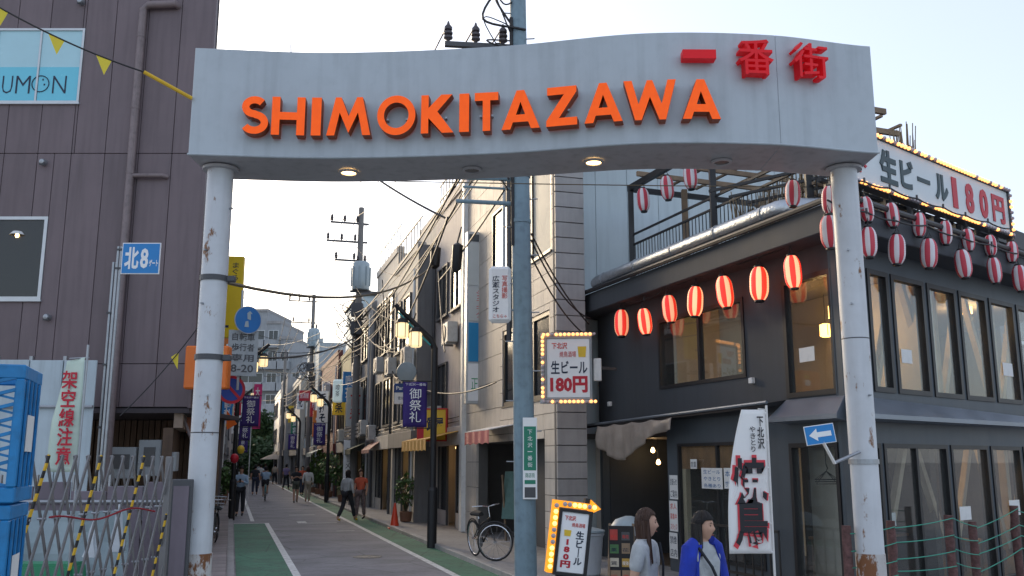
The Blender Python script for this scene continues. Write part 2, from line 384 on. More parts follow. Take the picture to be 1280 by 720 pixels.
from mathutils.geometry import tessellate_polygon
def letter_loops(ch):
    T = .195
    def arc(cx, cy, rx, ry, a0, a1, n): return [(cx+rx*math.cos(R(a0+(a1-a0)*i/n)), cy+ry*math.sin(R(a0+(a1-a0)*i/n))) for i in range(n+1)]
    if ch == 'H': w=.8; return w, [[(0,0),(T,0),(T,.4),(w-T,.4),(w-T,0),(w,0),(w,1),(w-T,1),(w-T,.6),(T,.6),(T,1),(0,1)]]
    if ch == 'I': return T, [[(0,0),(T,0),(T,1),(0,1)]]
    if ch == 'M': return 1.15, [[(0,0),(.21,0),(.335,.6),(.575,.06),(.815,.6),(.94,0),(1.15,0),(.93,1),(.78,1),(.575,.5),(.37,1),(.22,1)]]
    if ch == 'O': return 1.04, [arc(.52,.5,.52,.52,0,352,44), arc(.52,.5,.335,.335,0,350,35)]
    if ch == 'K': return .86, [[(0,0),(T,0),(T,.40),(.56,0),(.86,0),(.43,.56),(.82,1),(.53,1),(T,.66),(T,1),(0,1)]]
    if ch == 'T': return .66, [[(.225,0),(.435,0),(.435,.79),(.66,.79),(.66,1),(0,1),(0,.79),(.225,.79)]]
    if ch == 'A': return 1.0, [[(0,0),(.23,0),(.3,.18),(.7,.18),(.77,0),(1,0),(.6,1),(.4,1)], [(.38,.37),(.62,.37),(.5,.7)]]
    if ch == 'Z': return .86, [[(0,0),(.86,0),(.86,.2),(.36,.2),(.85,.85),(.85,1),(.03,1),(.03,.8),(.5,.8),(0,.14)]]
    if ch == 'W': return 1.45, [[(.3,0),(.48,0),(.725,.58),(.97,0),(1.15,0),(1.45,1),(1.22,1),(1.045,.4),(.80,1),(.65,1),(.405,.4),(.23,1),(0,1)]]
    if ch == 'S':
        cl = arc(.36,.715,.235,.185,38,270,22)+arc(.36,.305,.265,.205,90,-150,24)[1:]
        A, B = [], []
        for i, p in enumerate(cl):
            a = cl[max(i-1,0)]; b = cl[min(i+1,len(cl)-1)]; dx, dy = b[0]-a[0], b[1]-a[1]; l = math.hypot(dx,dy)
            A.append((p[0]-dy/l*.094, p[1]+dx/l*.094)); B.append((p[0]+dy/l*.094, p[1]-dx/l*.094))
        return .68, [A+B[::-1]]
def letter_mesh(ch, d=.13):
    w, loops = letter_loops(ch); g = G(); pts = [p for l in loops for p in l]; n = len(pts)
    tri = tessellate_polygon([[Vector((x,y,0)) for x,y in l] for l in loops])
    g.v = [(x,0,z) for x,z in pts]+[(x,d,z) for x,z in pts]
    for t in tri:
        g.f.append(tuple(t)); g.m.append(0)
    k = 0
    for l in loops:
        for i in range(len(l)):
            a, b = k+i, k+(i+1)%len(l); g.f.append((a,b,n+b,n+a)); g.m.append(1)
        k += len(l)
    me = g.mesh('letter_'+ch, [m_orange, m_orange_side])
    xs = [p[0] for p in pts]; return me, min(xs), max(xs)
def face_x(px, py=140):                  # where the sight line meets the front of the beam
    r = ray(px, py); Y = 9.6
    for _ in range(8): x = r.x/r.y*Y; Y = 9.6+gy(x)
    return x
LT = [('S',307,340),('H',344,385),('I',393,405),('M',412,466),('O',474,521),('K',528,568),('I',575,587),('T',594,623),('A',627,674),('Z',682,720),('A',729,776),('W',778,843),('A',850,897)]
lm = {}
LZ0, LZ1 = 5.415, 5.855
for ch, p0, p1 in LT:
    if ch not in lm: lm[ch] = letter_mesh(ch)
    me, a, b = lm[ch]; x0, x1 = face_x(p0, 150), face_x(p1, 150)
    sx = (x1-x0)/(b-a); ang = math.atan2(gy(x1)-gy(x0), x1-x0); sz = LZ1-LZ0
    o = inst('letter', me, gate, (x0-a*sx, gy(x0)-.155, LZ0), (0,0,ang), (sx/math.cos(ang), 1, sz))
    for q in (.25, .75):
        xm = x0+(x1-x0)*q; G().box(xm-.012,xm+.012,gy(xm)-.06,gy(xm)+.01,LZ0+.2,LZ0+.22).build('standoff', m_steel, o and gate)
for ch, p0, y0, p1, y1 in (('一',850,64,891,75),('番',918,51,961,95),('街',984,56,1027,99)):
    x0, x1 = face_x(p0, (y0+y1)/2), face_x(p1, (y0+y1)/2); xm = (x0+x1)/2
    za = at(p0, y1, 9.6+gy(xm)-.1).z; zb = at(p0, y0, 9.6+gy(xm)-.1).z
    ang = math.atan2(gy(x1)-gy(x0), x1-x0)
    w = (x1-x0)/2
    o = text('letter', ch, m_red, gate, -w, w, za, zb, 0, depth=.12, bold={'番':.01,'街':.0,'一':.045}[ch], res=3)
    o.location = (xm, gy(xm)-.025, 0); o.rotation_euler = (0,0,ang)
# ------------------------------------------------------------------ left: mauve panel building
m_mauve = M('mauve_metal_panel', (.16,.122,.13), .55, var=.1, scale=.8, rnd=.08, streak=.2)
m_mauve_d = M('mauve_backing', (.035,.028,.032), .8)
m_alu = M('aluminium_frame', (.55,.57,.58), .4, .5, var=.08, scale=4)
m_film_a = M('pale_blue_window_film', (.42,.66,.72), .25, var=.05, scale=1)
m_film_b = M('bright_blue_window_film', (.16,.58,.72), .25, var=.04, scale=1)
m_ink = M('dark_blue_ink', (.01,.02,.05), .5)
m_pipe = M('mauve_drain_pipe', (.21,.165,.165), .5, var=.15, scale=2, grime=.25)
m_glass = glass('window_glass'); m_glass_dark = glass('dim_window_glass', (.35,.36,.33), refl=.6)
m_tan = M('tan_tile_wall', (.36,.27,.21), .8, var=.2, scale=2, bump=.2)
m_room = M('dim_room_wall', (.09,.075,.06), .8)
m_brown = M('brown_boards', (.12,.075,.05), .7, var=.25, scale=3, rnd=.2, streak=.3)
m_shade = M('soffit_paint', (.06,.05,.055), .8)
m_greybox = M('grey_meter_box', (.3,.32,.33), .5, var=.08, rnd=.1)

BL = Frame((-14.3,19.4), (-6.76,19.4))
bl = thing('panel_building', 'mauve metal panel building with tall drain pipe behind left gate pillar', 'building', BL.loc(), BL.ang)
LW = BL.len
BT = 13.6
W1 = BL.rect(-60,36,103,129); W2 = BL.rect(-70,271,56,375)
box('wall', m_mauve_d, bl, 0, LW-.02, .05, .35, 3.0, BT)
def cut(rects, hole):
    out = []
    for (a,b,c,d) in rects:
        h0,h1,k0,k1 = hole
        if h1 <= a or h0 >= b or k1 <= c or k0 >= d: out.append((a,b,c,d)); continue
        if a < h0: out.append((a,h0,c,d))
        if h1 < b: out.append((h1,b,c,d))
        m0, m1 = max(a,h0), min(b,h1)
        if c < k0: out.append((m0,m1,c,k0))
        if k1 < d: out.append((m0,m1,k1,d))
    return out
PWID = .74; rows = [(3.02,3.93),(3.93,8.58),(8.58,BT)]
x = LW
while x > 0.3:
    for z0, z1 in rows:
        for a,b,c,d in cut(cut([(max(x-PWID,0),x,z0,z1)], W1), W2):
            if b-a > .02 and d-c > .02:
                box('panel', m_mauve, bl, a+.006, b-.006, -.012, .045, c+.006, d-.006, bevel=.006)
    x -= PWID
box('corner_trim', m_mauve, bl, LW-.03, LW+.035, -.03, .08, 3.0, BT, bevel=.006)
def sash_window(parent, r, panes, fm, gm, dep=.06, fw=.05, name='window', room=None, yo=-.03):
    u0,u1,z0,z1 = r
    g = G(); g.box(u0,u1,yo,yo+dep,z0,z0+fw); g.box(u0,u1,yo,yo+dep,z1-fw,z1); g.box(u0,u0+fw,yo,yo+dep,z0+fw,z1-fw); g.box(u1-fw,u1,yo,yo+dep,z0+fw,z1-fw)
    for i in range(1, panes):
        x = u0+(u1-u0)*i/panes; g.box(x-fw*.4,x+fw*.4,yo+.006,yo+dep-.006,z0+fw,z1-fw)
    w = g.build(name, fm, parent)
    for i in range(panes):
        a = u0+(u1-u0)*i/panes+fw*.45; b = u0+(u1-u0)*(i+1)/panes-fw*.45
        box('pane', gm[i % len(gm)] if isinstance(gm, (list,tuple)) else gm, w, a, b, yo+dep*.55, yo+dep*.55+.008, z0+fw*.9, z1-fw*.9)
    box('sill', fm, w, u0-.03, u1+.03, yo-.04, yo+dep, z0-.04, z0-.004)
    return w
w1 = sash_window(bl, W1, 3, m_alu, m_film_a)
u0,u1,z0,z1 = W1
a = BL.hit(2,118)[0]; b = BL.hit(99,118)[0]; zf = BL.hit(60,84)[1]
for i in range(3):
    xa = u0+(u1-u0)*i/3+.03; xb = u0+(u1-u0)*(i+1)/3-.03
    box('film', m_film_b, w1, xa, xb, -.006, -.001, z0+.06, zf)
lz0 = BL.hit(50,117)[1]; lz1 = BL.hit(50,95)[1]
for s, p0, p1 in (('U',3,16),('M',20,38),('N',66,83)):
    text('lettering', s, m_ink, w1, BL.hit(p0,106)[0], BL.hit(p1,106)[0], lz0, lz1, -.008, .004, bold=-.012)
cx = BL.hit(51,103)[0]; cz = (lz0+lz1)/2+.02; rr = .19
ring = [(cx+rr*math.cos(a*.2618), -.012, cz+rr*math.sin(a*.2618)) for a in range(25)]
G().tube(ring, .012, 5).build('lettering', m_ink, w1)
for dx, dz in ((.05,.1),(.09,-.02)): G().box(cx+dx-.015,cx+dx+.015,-.014,-.008,cz+dz-.02,cz+dz+.02).build('lettering', m_ink, w1)
w2 = sash_window(bl, W2, 2, m_alu, m_glass_dark, fw=.07)
r2 = W2
rm = G(); rm.box(r2[0],r2[1],.36,2.3,r2[2]-.3,r2[2]-.25); rm.box(r2[0],r2[1],.36,2.3,r2[3]+.1,r2[3]+.15); rm.box(r2[0],r2[1],2.3,2.35,r2[2]-.3,r2[3]+.15)
rm.box(r2[0]-.05,r2[0],.36,2.3,r2[2]-.3,r2[3]+.15); rm.box(r2[1],r2[1]+.05,.36,2.3,r2[2]-.3,r2[3]+.15)
# (the dark wall behind the panels closes the room)
lx, lz = BL.hit(28,294)
sh = G().lathe([(.1,0),(.16,-.07),(.16,-.075)], (r2[1]-.65, .02, r2[3]-.33), 14, cap=False).build('pendant_lamp', m_white, w2)
G().lathe([(.035,-.05),(.05,-.09),(.03,-.13)], (r2[1]-.65, .02, r2[3]-.33), 10).build('bulb', m_lamp_on, sh)
for dz in (.35,.55): box('rail', m_dgrey, w2, r2[0]+.1, r2[1]-.1, .03, .045, r2[2]+dz, r2[2]+dz+.03)
# hooded vents
for px, py in ((56,204),(61,397),(103,4),(220,640)):
    if py > 500: continue
    u, z = BL.hit(px, py)
    v = G().lathe([(.07,0),(.07,.1),(.05,.14),(.0,.15)], n=16, cap=False).build('vent', m_steel, bl, smooth=.6); v.rotation_euler = (R(90),0,0); v.location = (u,-.012,z)
    G().box(u-.06,u+.06,-.13,-.1,z-.075,z-.02).build('vent_hood', m_dgrey, bl)
# drain pipes
def P(px, py, out): u, z = BL.hit(px, py, out); return (u, -out, z)
q = lambda u, z, o=.12: (u,-o,z)
ua, za = BL.hit(247,8); ub, zb = BL.hit(207,12); uc, zc = BL.hit(131,505)
ux = BL.hit(163,250)[0]; ux2 = BL.hit(163,218)[0]
G().tube([q(ux+.75,za,.0),q(ux+.72,za),q(ux+.12,za-.03),q(ux,za-.14),q(ux,3.0),q(ux,.3)], .085, 12).build('drain_pipe', m_pipe, bl, smooth=True)
G().tube([q(ux+.02,zc+4.95),q(ux+.7,zc+4.95),q(ux+.78,zc+4.95,.02)], .05, 10).build('branch_pipe', m_pipe, bl, smooth=True)
for z in (4.2,6.2,8.1,9.6,11.3): G().lathe([(.092,-.03),(.092,.03)], (ux,-.12,z), 12).build('pipe_bracket', m_pipe, bl)
for du in (-.13,-.2): G().tube([q(ux+du,6.1),q(ux+du,.5)], .028, 8).build('conduit', m_steel, bl, smooth=True)
for z in (2.6,3.9,5.0): box('conduit_clip', m_dgrey, bl, ux-.25, ux-.08, -.16, -.02, z-.02, z+.02)
# soffit, ground floor set back under the overhang
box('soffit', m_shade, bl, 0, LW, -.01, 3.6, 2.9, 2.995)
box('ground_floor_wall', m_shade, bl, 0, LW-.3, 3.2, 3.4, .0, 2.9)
for i in range(22):
    box('board', m_brown, bl, LW-.42-i*.145, LW-.3-i*.145, 3.1+.03*random.random(), 3.19, .1, 2.88)
for a, b, c, d in ((1.75,1.15,1.55,2.2),(1.1,.62,1.6,2.35),(.58,.3,1.7,2.1),(1.5,.8,.7,1.4)):
    bx = box('meter_box', m_greybox, bl, LW-a, LW-b, .25, .45, c, d, bevel=.015)
    box('meter_window', m_lens_off, bx, LW-a+.12, LW-b-.12, .235, .249, c+.2, d-.15)
G().tube([q(LW-.35,2.9,-.6),q(LW-.05,2.2,-.6),q(LW-.05,0,-.6)], .035, 8).build('brace_pipe', m_pipe, bl)
# side wall along the street
BS = Frame((-6.76,19.4), (-6.76+SDIR.x*9, 19.4+SDIR.y*9))
bs = thing('tiled_shop_house', 'tan tiled shop house seen edge-on behind the mauve panel building', 'building', BS.loc(), BS.ang)
box('wall', m_tan, bs, .22, 9, .12, .3, 2.6, 12.5)
for k in range(3):
    z = 3.6+k*2.9
    for j in range(4):
        sash_window(bs, (.7+j*2.1,2.1+j*2.1,z,z+1.5), 2, m_alu, m_glass_dark, yo=.02, dep=.08)
    box('balcony_slab', m_white, bs, .4, 8.9, -.12, .115, z-.45, z-.3)
    for j in range(24): box('rail_bar', m_white, bs, .5+j*.35, .53+j*.35, -.1, -.07, z-.3, z+.35)
    box('handrail', m_white, bs, .45, 8.85, -.11, -.06, z+.35, z+.4)
box('shop_front', m_brown, bs, .3, 9, .3, .5, 0, 2.6)
box('awning_fascia', M('salmon_awning', (.5,.2,.12), .7, var=.1), bs, 2.0, 7.5, -.5, .12, 2.55, 3.2)

# ------------------------------------------------------------------ blue direction sign on a pipe
m_blue = M('sign_blue', (.012,.22,.56), .4, var=.05); m_signw = M('sign_white', (.85,.85,.84), .45, var=.03)
p = at(176,323,14.0)
sg = thing('direction_sign', 'blue rectangular sign with white lettering on pipes against the mauve wall', 'sign', (p.x,14.0,0), 0)
box('sign_plate', m_signw, sg, -.3, .3, 0, .02, p.z-.25, p.z+.25, bevel=.004)
bp = box('blue_face', m_blue, sg, -.285, .285, -.004, .0, p.z-.235, p.z+.235)
text('lettering', '北', m_signw, sg, -.25,-.03,p.z-.17,p.z+.18,-.005,.003,bold=.03)
text('lettering', '8', m_signw, sg, -.005,.12,p.z-.16,p.z+.16,-.005,.003,bold=.03)
text('lettering', 'ゲート', m_signw, sg, .135,.275,p.z-.13,p.z-.02,-.005,.003,bold=.03)
for dx in (-.33,-.38): G().tube([(dx,.05,p.z+.2),(dx-.01,.05,0)], .022, 8).build('post', m_steel, sg, smooth=True)
for dz in (-.15,.15): box('clamp', m_dgrey, sg, -.4,-.2,.02,.06,p.z+dz-.015,p.z+dz+.015)

# ------------------------------------------------------------------ pennant string with yellow cable guard
m_yel = M('yellow_cloth', (.75,.6,.05), .7, var=.08); m_yelp = M('yellow_plastic', (.68,.42,.02), .5, var=.1)
A = at(-60,-26,8.6); B = at(180,90,9.4); C = at(240,123,9.62); 
ps = thing('pennant_string', 'black cable with small yellow pennants and yellow guard tube at the gate', 'bunting', (A.x,A.y,0))
def rel(p, o): return (p.x-o.x, p.y-o.y, p.z)
def cat(a, b, sag, n=12):
    return [Vector(a).lerp(Vector(b), i/n)-Vector((0,0,sag*4*(i/n)*(1-i/n))) for i in range(n+1)]
pts = cat(A, B, .08); G().tube([rel(q_,A) for q_ in pts], .009, 6).build('cable', m_wire, ps)
G().tube([rel(B,A), rel(C,A)], .022, 8).build('cable_guard', m_yelp, ps, smooth=True)
for t in (.03,.24,.53,.78):
    c = Vector(pts[0]).lerp(pts[-1], t)-Vector((0,0,.08*4*t*(1-t))); dr = (B-A).normalized(); dz = Vector((0,0,1))
    a = c-dr*.085; b = c+dr*.085; k = c+Vector((.01,.02,-.19))
    G().add([rel(a,A),rel(b,A),rel(k,A)], [(0,1,2)]).build('pennant', m_yel, ps, thick=.004)
A = at(258,395,18.5); B = at(150,520,17.5)
ps2 = thing('pennant_string', 'slack dark cord with one tiny yellow pennant below the blue sign', 'bunting', (A.x,A.y,0))
pts = cat(A, B, .1); G().tube([rel(q_,A) for q_ in pts], .011, 6).build('cord', m_wire, ps2)
c = pts[4]; G().add([rel(c,A), rel(c+Vector((-.14,-.02,-.1)),A), rel(c+Vector((.0,0,-.34)),A)], [(0,1,2)]).build('pennant', m_yel, ps2, thick=.005)

# ------------------------------------------------------------------ hoardings behind the folding barrier
m_sheet = M('pale_steel_sheet', (.42,.5,.54), .5, var=.08, rnd=.08, streak=.2)
m_hoard = M('mauve_hoarding', (.17,.14,.165), .6, var=.12, rnd=.12, streak=.2)
hb = thing('site_hoarding', 'pale blue grey sheet steel hoarding under the mauve wall', 'hoarding', (-13.5,17.2,0))
n = 9
for i in range(n):
    w = (at(118,500,17.2).x+13.5)/n
    box('sheet', m_sheet, hb, i*w+.01, (i+1)*w-.01, 0, .03, .05, 3.78-.02*random.random(), bevel=.006)
    box('post', m_steel, hb, i*w-.03, i*w+.03, .035, .1, 0, 3.85)
for z in (1.0, 2.9): G().tube([(0,-.05,z),(n*w,-.05,z)], .03, 8).build('rail_pipe', m_steel, hb)
hl = thing('site_fence', 'low mauve panel fence close behind the grey folding barrier', 'fence', (-5.9,10.8,0))
for i in range(5):
    box('panel', m_hoard, hl, i*.42, i*.42+.405, 0, .03, .05, 1.62+.06*math.sin(i*2.1), bevel=.006)
    box('post', m_steel, hl, i*.42-.012, i*.42+.012, .032, .07, 0, 1.75)
G().tube([(0,-.03,1.45),(2.08,-.03,1.45)], .022, 8).build('rail', m_steel, hl)
# mesh post panel next to the pillar
gp = thing('gate_post_panel', 'narrow grey steel panel post between folding barrier and white pillar', 'post', (at(217,600,9.8).x,9.8,0))
box('frame', m_dgrey, gp, -.02, .2, 0, .05, 0, 1.72, bevel=.01); box('sheet', m_hoard, gp, .01, .17, -.012, -.001, .1, 1.65)
# items standing behind the barrier
m_tarp = M('grey_blue_sheet', (.3,.37,.4), .6, var=.15, scale=3); m_gplastic = M('green_plastic', (.03,.25,.12), .45, var=.1); m_wplastic = M('white_plastic', (.5,.54,.57), .5, var=.15)
o = G().grid(lambda s,t: (s*1.1, .06*math.sin(s*9)+.03*math.sin(t*7+s*4), .55+t*.85), 14, 8).build('tarpaulin', m_tarp, thick=.01); o.location = (-5.05,9.75,0); tag(o, 'grey blue tarpaulin hung behind the folding barrier', 'tarpaulin')
gb = thing('plastic_barrier', 'green plastic barrier block low behind the folding barrier', 'barrier', (-4.95,9.2,0))
G().poly([(0,0),(.78,0),(.76,.6),(.72,.93),(.06,.93),(.02,.6)], 0, .3).build('body', m_gplastic, gb, bevel=.03, seg=2); box('foot', m_dgrey, gb, .1, .7, -.06, .36, -.005, .05)
for k, (px, py, h) in enumerate(((150,630,.45),(118,650,.35))):
    p = at(px, py, 9.3); o = G().grid(lambda s,t: (.07*math.cos(s*6.283)*(1+.25*math.sin(t*9+k)+.3*math.sin(s*31+t*4))*(1.05-.9*t), .05*math.sin(s*6.283)*(1+.3*math.sin(s*25))*(1.05-.9*t), -h*(1-t)), 12, 8).build('plastic_bag', m_wplastic, smooth=True); o.location = p
    tag(o, ('white plastic bag hanging at the middle of the barrier', 'long white bag hanging low left behind the barrier')[k], 'bag')
# small figures: orange cones at the foot
def cone(loc, h, label, mt, group=None):
    t = thing('traffic_cone', label, 'cone', loc, .2, group); s = h/.7
    G().lathe([(.13*s,.04*s),(.025*s,.7*s),(.0,.705*s)], n=18, cap=False).build('cone_body', mt, t, smooth=.6)
    box('base', mt, t, -.18*s,.18*s,-.18*s,.18*s,0,.04*s, bevel=.01)
    return t

# ------------------------------------------------------------------ folding barrier
m_rail = M('barrier_aluminium', (.2,.195,.195), .5, .3, var=.12, rnd=.1)
mz = bpy.data.materials.new('yellow_black_stripes'); mz.use_nodes = True; t = mz.node_tree; b = t.nodes['Principled BSDF']; b.inputs['Roughness'].default_value = .5
tc = nn(t,'ShaderNodeTexCoord'); sx = nn(t,'ShaderNodeSeparateXYZ'); t.links.new(tc.outputs['Object'], sx.inputs[0])
k1 = nn(t,'ShaderNodeMath',operation='MULTIPLY'); k1.inputs[1].default_value = 9; t.links.new(sx.outputs['Z'], k1.inputs[0])
k2 = nn(t,'ShaderNodeMath',operation='FRACT'); t.links.new(k1.outputs[0], k2.inputs[0]); k3 = nn(t,'ShaderNodeMath',operation='GREATER_THAN'); k3.inputs[1].default_value = .5; t.links.new(k2.outputs[0], k3.inputs[0])
mxn = nn(t,'ShaderNodeMix',data_type='RGBA'); mxn.inputs['A'].default_value = (.02,.02,.02,1); mxn.inputs['B'].default_value = (.7,.42,.02,1); t.links.new(k3.outputs[0], mxn.inputs['Factor']); t.links.new(mxn.outputs['Result'], b.inputs['Base Color'])
FA = at(30,640,6.9); FB = at(206,640,9.3)
FF = Frame((FA.x,FA.y), (FB.x,FB.y))
fb = thing('folding_barrier', 'grey folding lattice barrier with yellow and black striped slats', 'barrier', FF.loc(), FF.ang)
N = 12; stp = FF.len/N; HB = 1.95; run = .78
for i in range(-4, N+1):
    x0 = i*stp+.05; x1 = x0+run
    def clip(xa, za, xb, zb):
        ts = [0, 1]
        if xa < 0: ts[0] = (0-xa)/(xb-xa)
        if xb > FF.len: ts[1] = (FF.len-xa)/(xb-xa)
        return ts
    ta, tb = clip(x0, .05, x1, HB)
    if tb-ta > .12:
        pt = lambda t: (x0+(x1-x0)*t, -.02, .05+(HB-.05)*t)
        G().bar(pt(ta), pt(tb), .027, .012, up=(0,1,0)).build('slat', mz if i % 4 == 1 else m_rail, fb)
        for tt in (.25,.5,.75):
            if ta < tt < tb: p_ = pt(tt); G().tube([(p_[0],-.035,p_[2]),(p_[0],.03,p_[2])], .011, 6).build('rivet', m_steel, fb)
    xa, xb = x1, x0
    ta, tb = (max(0,(xa-FF.len)/(xa-xb)), min(1, xa/(xa-xb)))
    if tb-ta > .12:
        pt = lambda t: (xa+(xb-xa)*t, .012, .05+(HB-.05)*t)
        G().bar(pt(ta), pt(tb), .024, .012, up=(0,1,0)).build('slat', m_rail, fb)
for x in (FF.len+.03,): box('end_post', m_rail, fb, x-.03, x+.03, -.03, .03, 0, 1.95, bevel=.006)
for i in range(0, N, 4):
    w = G().lathe([(.05,-.02),(.05,.02)], n=12).build('wheel', m_black, fb); w.rotation_euler = (R(90),0,0); w.location = (i*stp+.05,0,.05)
rp = [(x, -.06, FF.hit(20,655)[1]+.03*math.sin(x*5)) for x in [FF.len*.1+FF.len*.75*i/24 for i in range(25)]]
ro = G().tube([(0,0,0)]+[(p_[0]-rp[0][0],0,p_[2]-rp[0][2]) for p_ in rp[1:]], .008, 6).build('red_rope', M('red_rope', (.28,.012,.02), .7)); ro.rotation_euler = (0,0,FF.ang)
wp = FF.o+FF.d*rp[0][0]+FF.n*.06; ro.location = (wp.x, wp.y, rp[0][2]); tag(ro, 'dark red rope slung across the folding barrier', 'rope')
# ------------------------------------------------------------------ banner on the left
def banner_mesh(w, h, cut=.0, wav=.02, ph=0.0):
    return lambda s, t: (s*w*(1-cut*max(0,(t-.55)/.45)**1.5)*1.0, wav*math.sin(s*5+t*4+ph)*s, t*h)
m_pale = M('pale_green_cloth', (.55,.66,.56), .8, var=.06)
p0 = at(98,447,8.6); p1 = at(95,590,8.6)
bn = thing('banner_flag', 'pale green vertical banner with red writing above the folding barrier', 'banner', (p1.x,8.6,0), 0)
hz = p0.z-p1.z
G().grid(lambda s,t: (-s*.265*(1-.5*max(0,t-.45)*1.2), .02*math.sin(s*4+t*5), p1.z+t*(hz-.03*s)), 8, 24).build('cloth', m_pale, bn, smooth=True, thick=.003)
text('lettering', '架空線注意', M('red_ink', (.5,.02,.04), .7), bn, -.19,-.045, p1.z+.06, p1.z+hz*.88, -.028, .003, vertical=True, bold=.02)
G().tube([(.012,0,.0),(.012,0,p0.z+.12)], .012, 8).build('pole', m_steel, bn)
G().tube([(-.15,0,p0.z-.01),(.03,0,p0.z)], .008, 6).build('cross_bar', m_steel, bn)
# ------------------------------------------------------------------ blue plastic crates
m_bluep = M('blue_crate_plastic', (.012,.2,.46), .55, var=.2, rnd=.06, grime=.3); m_paper = M('white_paper', (.72,.72,.7), .7, var=.05, grime=.1)
def crate(loc, label):
    t = thing('plastic_container', label, 'container', loc, R(18), 'blue plastic containers stacked at the left edge')
    w, d, h = 1.15, .6, .82
    g = G()
    for x0,x1,y0,y1 in ((-w,0,0,.04),(-w,0,d-.04,d),(-w,-w+.04,.04,d-.04),(-.04,0,.04,d-.04)): g.box(x0,x1,y0,y1,.0,.09); g.box(x0,x1,y0,y1,h-.09,h-.004)
    for x in (-w, -w*.5, -.05):
        g.box(x,x+.05,-.006,.035,.09,h-.09)
    g.box(-.036,-.004,.04,d-.04,.09,h-.09); g.box(-w+.04,-.04,.04,d-.04,.02,.05)
    g.build('shell', m_bluep, t, bevel=.008)
    for k in range(2):
        a, b = (-w+.05, -w*.5) if k == 0 else (-w*.5+.05, -.05)
        for i in range(7):
            z = .1+i*.085
            G().bar((a,.018,z), (b,.018,z+.14 if z+.14 < h-.07 else h-.08), .03, .02).build('rib', m_bluep, t)
            G().bar((a,.03,z+.12 if z+.12 < h-.07 else h-.08), (b,.03,z), .02, .014).build('rib', m_bluep, t)
    for i in range(4): G().box(.0,.012,.08+i*.13,.11+i*.13,.09,h-.09).build('side_rib', m_bluep, t)
    G().box(.013,.016,.12,.34,.3,.52).build('paper_label', m_paper, t)
    return t
cx_ = at(14,600,5.55).x
for k in range(3): crate((cx_+.012*k, 5.55, k*.83), ('bottom','middle','top')[k]+' blue plastic lattice container of the stack at left edge')
# ------------------------------------------------------------------ right: dark restaurant on the corner
m_char = M('charcoal_render', (.05,.056,.065), .7, var=.1, scale=1.2, bump=.15, bscale=120, streak=.12)
m_char2 = M('blue_grey_paint', (.065,.08,.094), .5, var=.1, scale=2, streak=.12)
m_frame = M('black_window_frame', (.014,.014,.016), .45, var=.1)
m_flash = M('metal_flashing', (.22,.25,.29), .4, .6, var=.12, scale=2)
m_foil = M('foil_duct', (.42,.46,.5), .32, .85, var=.15, scale=9, bump=.5, bscale=25)
m_cream = M('cream_plaster', (.5,.44,.34), .8, var=.08, scale=2)
m_timber = M('pale_timber', (.5,.4,.27), .65, var=.15, scale=3, streak=.2)
m_wood = M('warm_wood', (.34,.17,.07), .6, var=.2, scale=4, streak=.3)
m_oldwood = M('weathered_wood', (.24,.17,.11), .8, var=.25, scale=4, rnd=.15)
m_bamboo = M('dry_reed', (.27,.2,.12), .85, var=.3, scale=6, rnd=.2)
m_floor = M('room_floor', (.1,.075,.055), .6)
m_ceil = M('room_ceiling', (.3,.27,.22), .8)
m_pane = glass('restaurant_glass', (.9,.93,.93), refl=.6, dirt=.03)
m_amber = M('lit_amber_shade', (1,.62,.2), .5, var=0, emit=4.5, ecol=(1,.5,.12))
C0 = Vector((4.33,12.0)); F1 = Frame((1.76,18.7), C0); F2 = Frame(C0, (C0.x+.774*10, C0.y+.633*10))
rs = thing('corner_restaurant', 'dark two storey corner restaurant with roof terrace and rows of lanterns', 'building', (C0.x,C0.y,0))
def put(o, F): o.location = (F.o.x-C0.x, F.o.y-C0.y, 0); o.rotation_euler = (0,0,F.ang); return o
def fbox(F, name, mat, *a, bevel=0): return put(box(name, mat, rs, *a, bevel=bevel), F)
def wall(F, name, mat, rects, holes, t=.14):
    for h in holes: rects = cut(rects, h)
    g = G()
    for a,b,c,d in rects: g.box(a,b,0,t,c,d)
    return put(g.build(name, mat, rs), F)
L1 = F1.len-.07
UW1 = (2.45,5.05,3.16,4.4); UW2 = (6.0,7.06,2.78,4.46); ENT = (.12,2.62,-.1,2.52); SHOP = (2.98,5.32,.35,2.2); LGL = (5.98,6.98,.2,2.15)
wall(F1, 'upper_wall', m_char, [(0,L1,2.6,4.9)], [UW1,UW2]); wall(F1, 'lower_wall', m_char2, [(0,L1,0,2.6)], [ENT,SHOP,LGL], .15)
UP2 = [(.72,1.28),(1.36,2.3),(2.4,3.3),(3.4,4.35),(4.45,5.38),(5.48,6.4),(6.5,7.4)]
LO2 = [(.1,.76),(.84,2.62),(2.72,3.92),(4.02,5.1),(5.2,6.4),(6.5,7.8)]
wall(F2, 'upper_wall', m_char2, [(.02,9,2.6,4.9)], [(a,b,2.83,4.53) for a,b in UP2]); wall(F2, 'lower_wall', m_char2, [(.02,9,0,2.6)], [(a,b,.12,2.14) for a,b in LO2], .15)
fbox(F1, 'corner_post', m_char2, F1.len-.1, F1.len+.015, -.025, .1, 0, 4.83, bevel=.01)
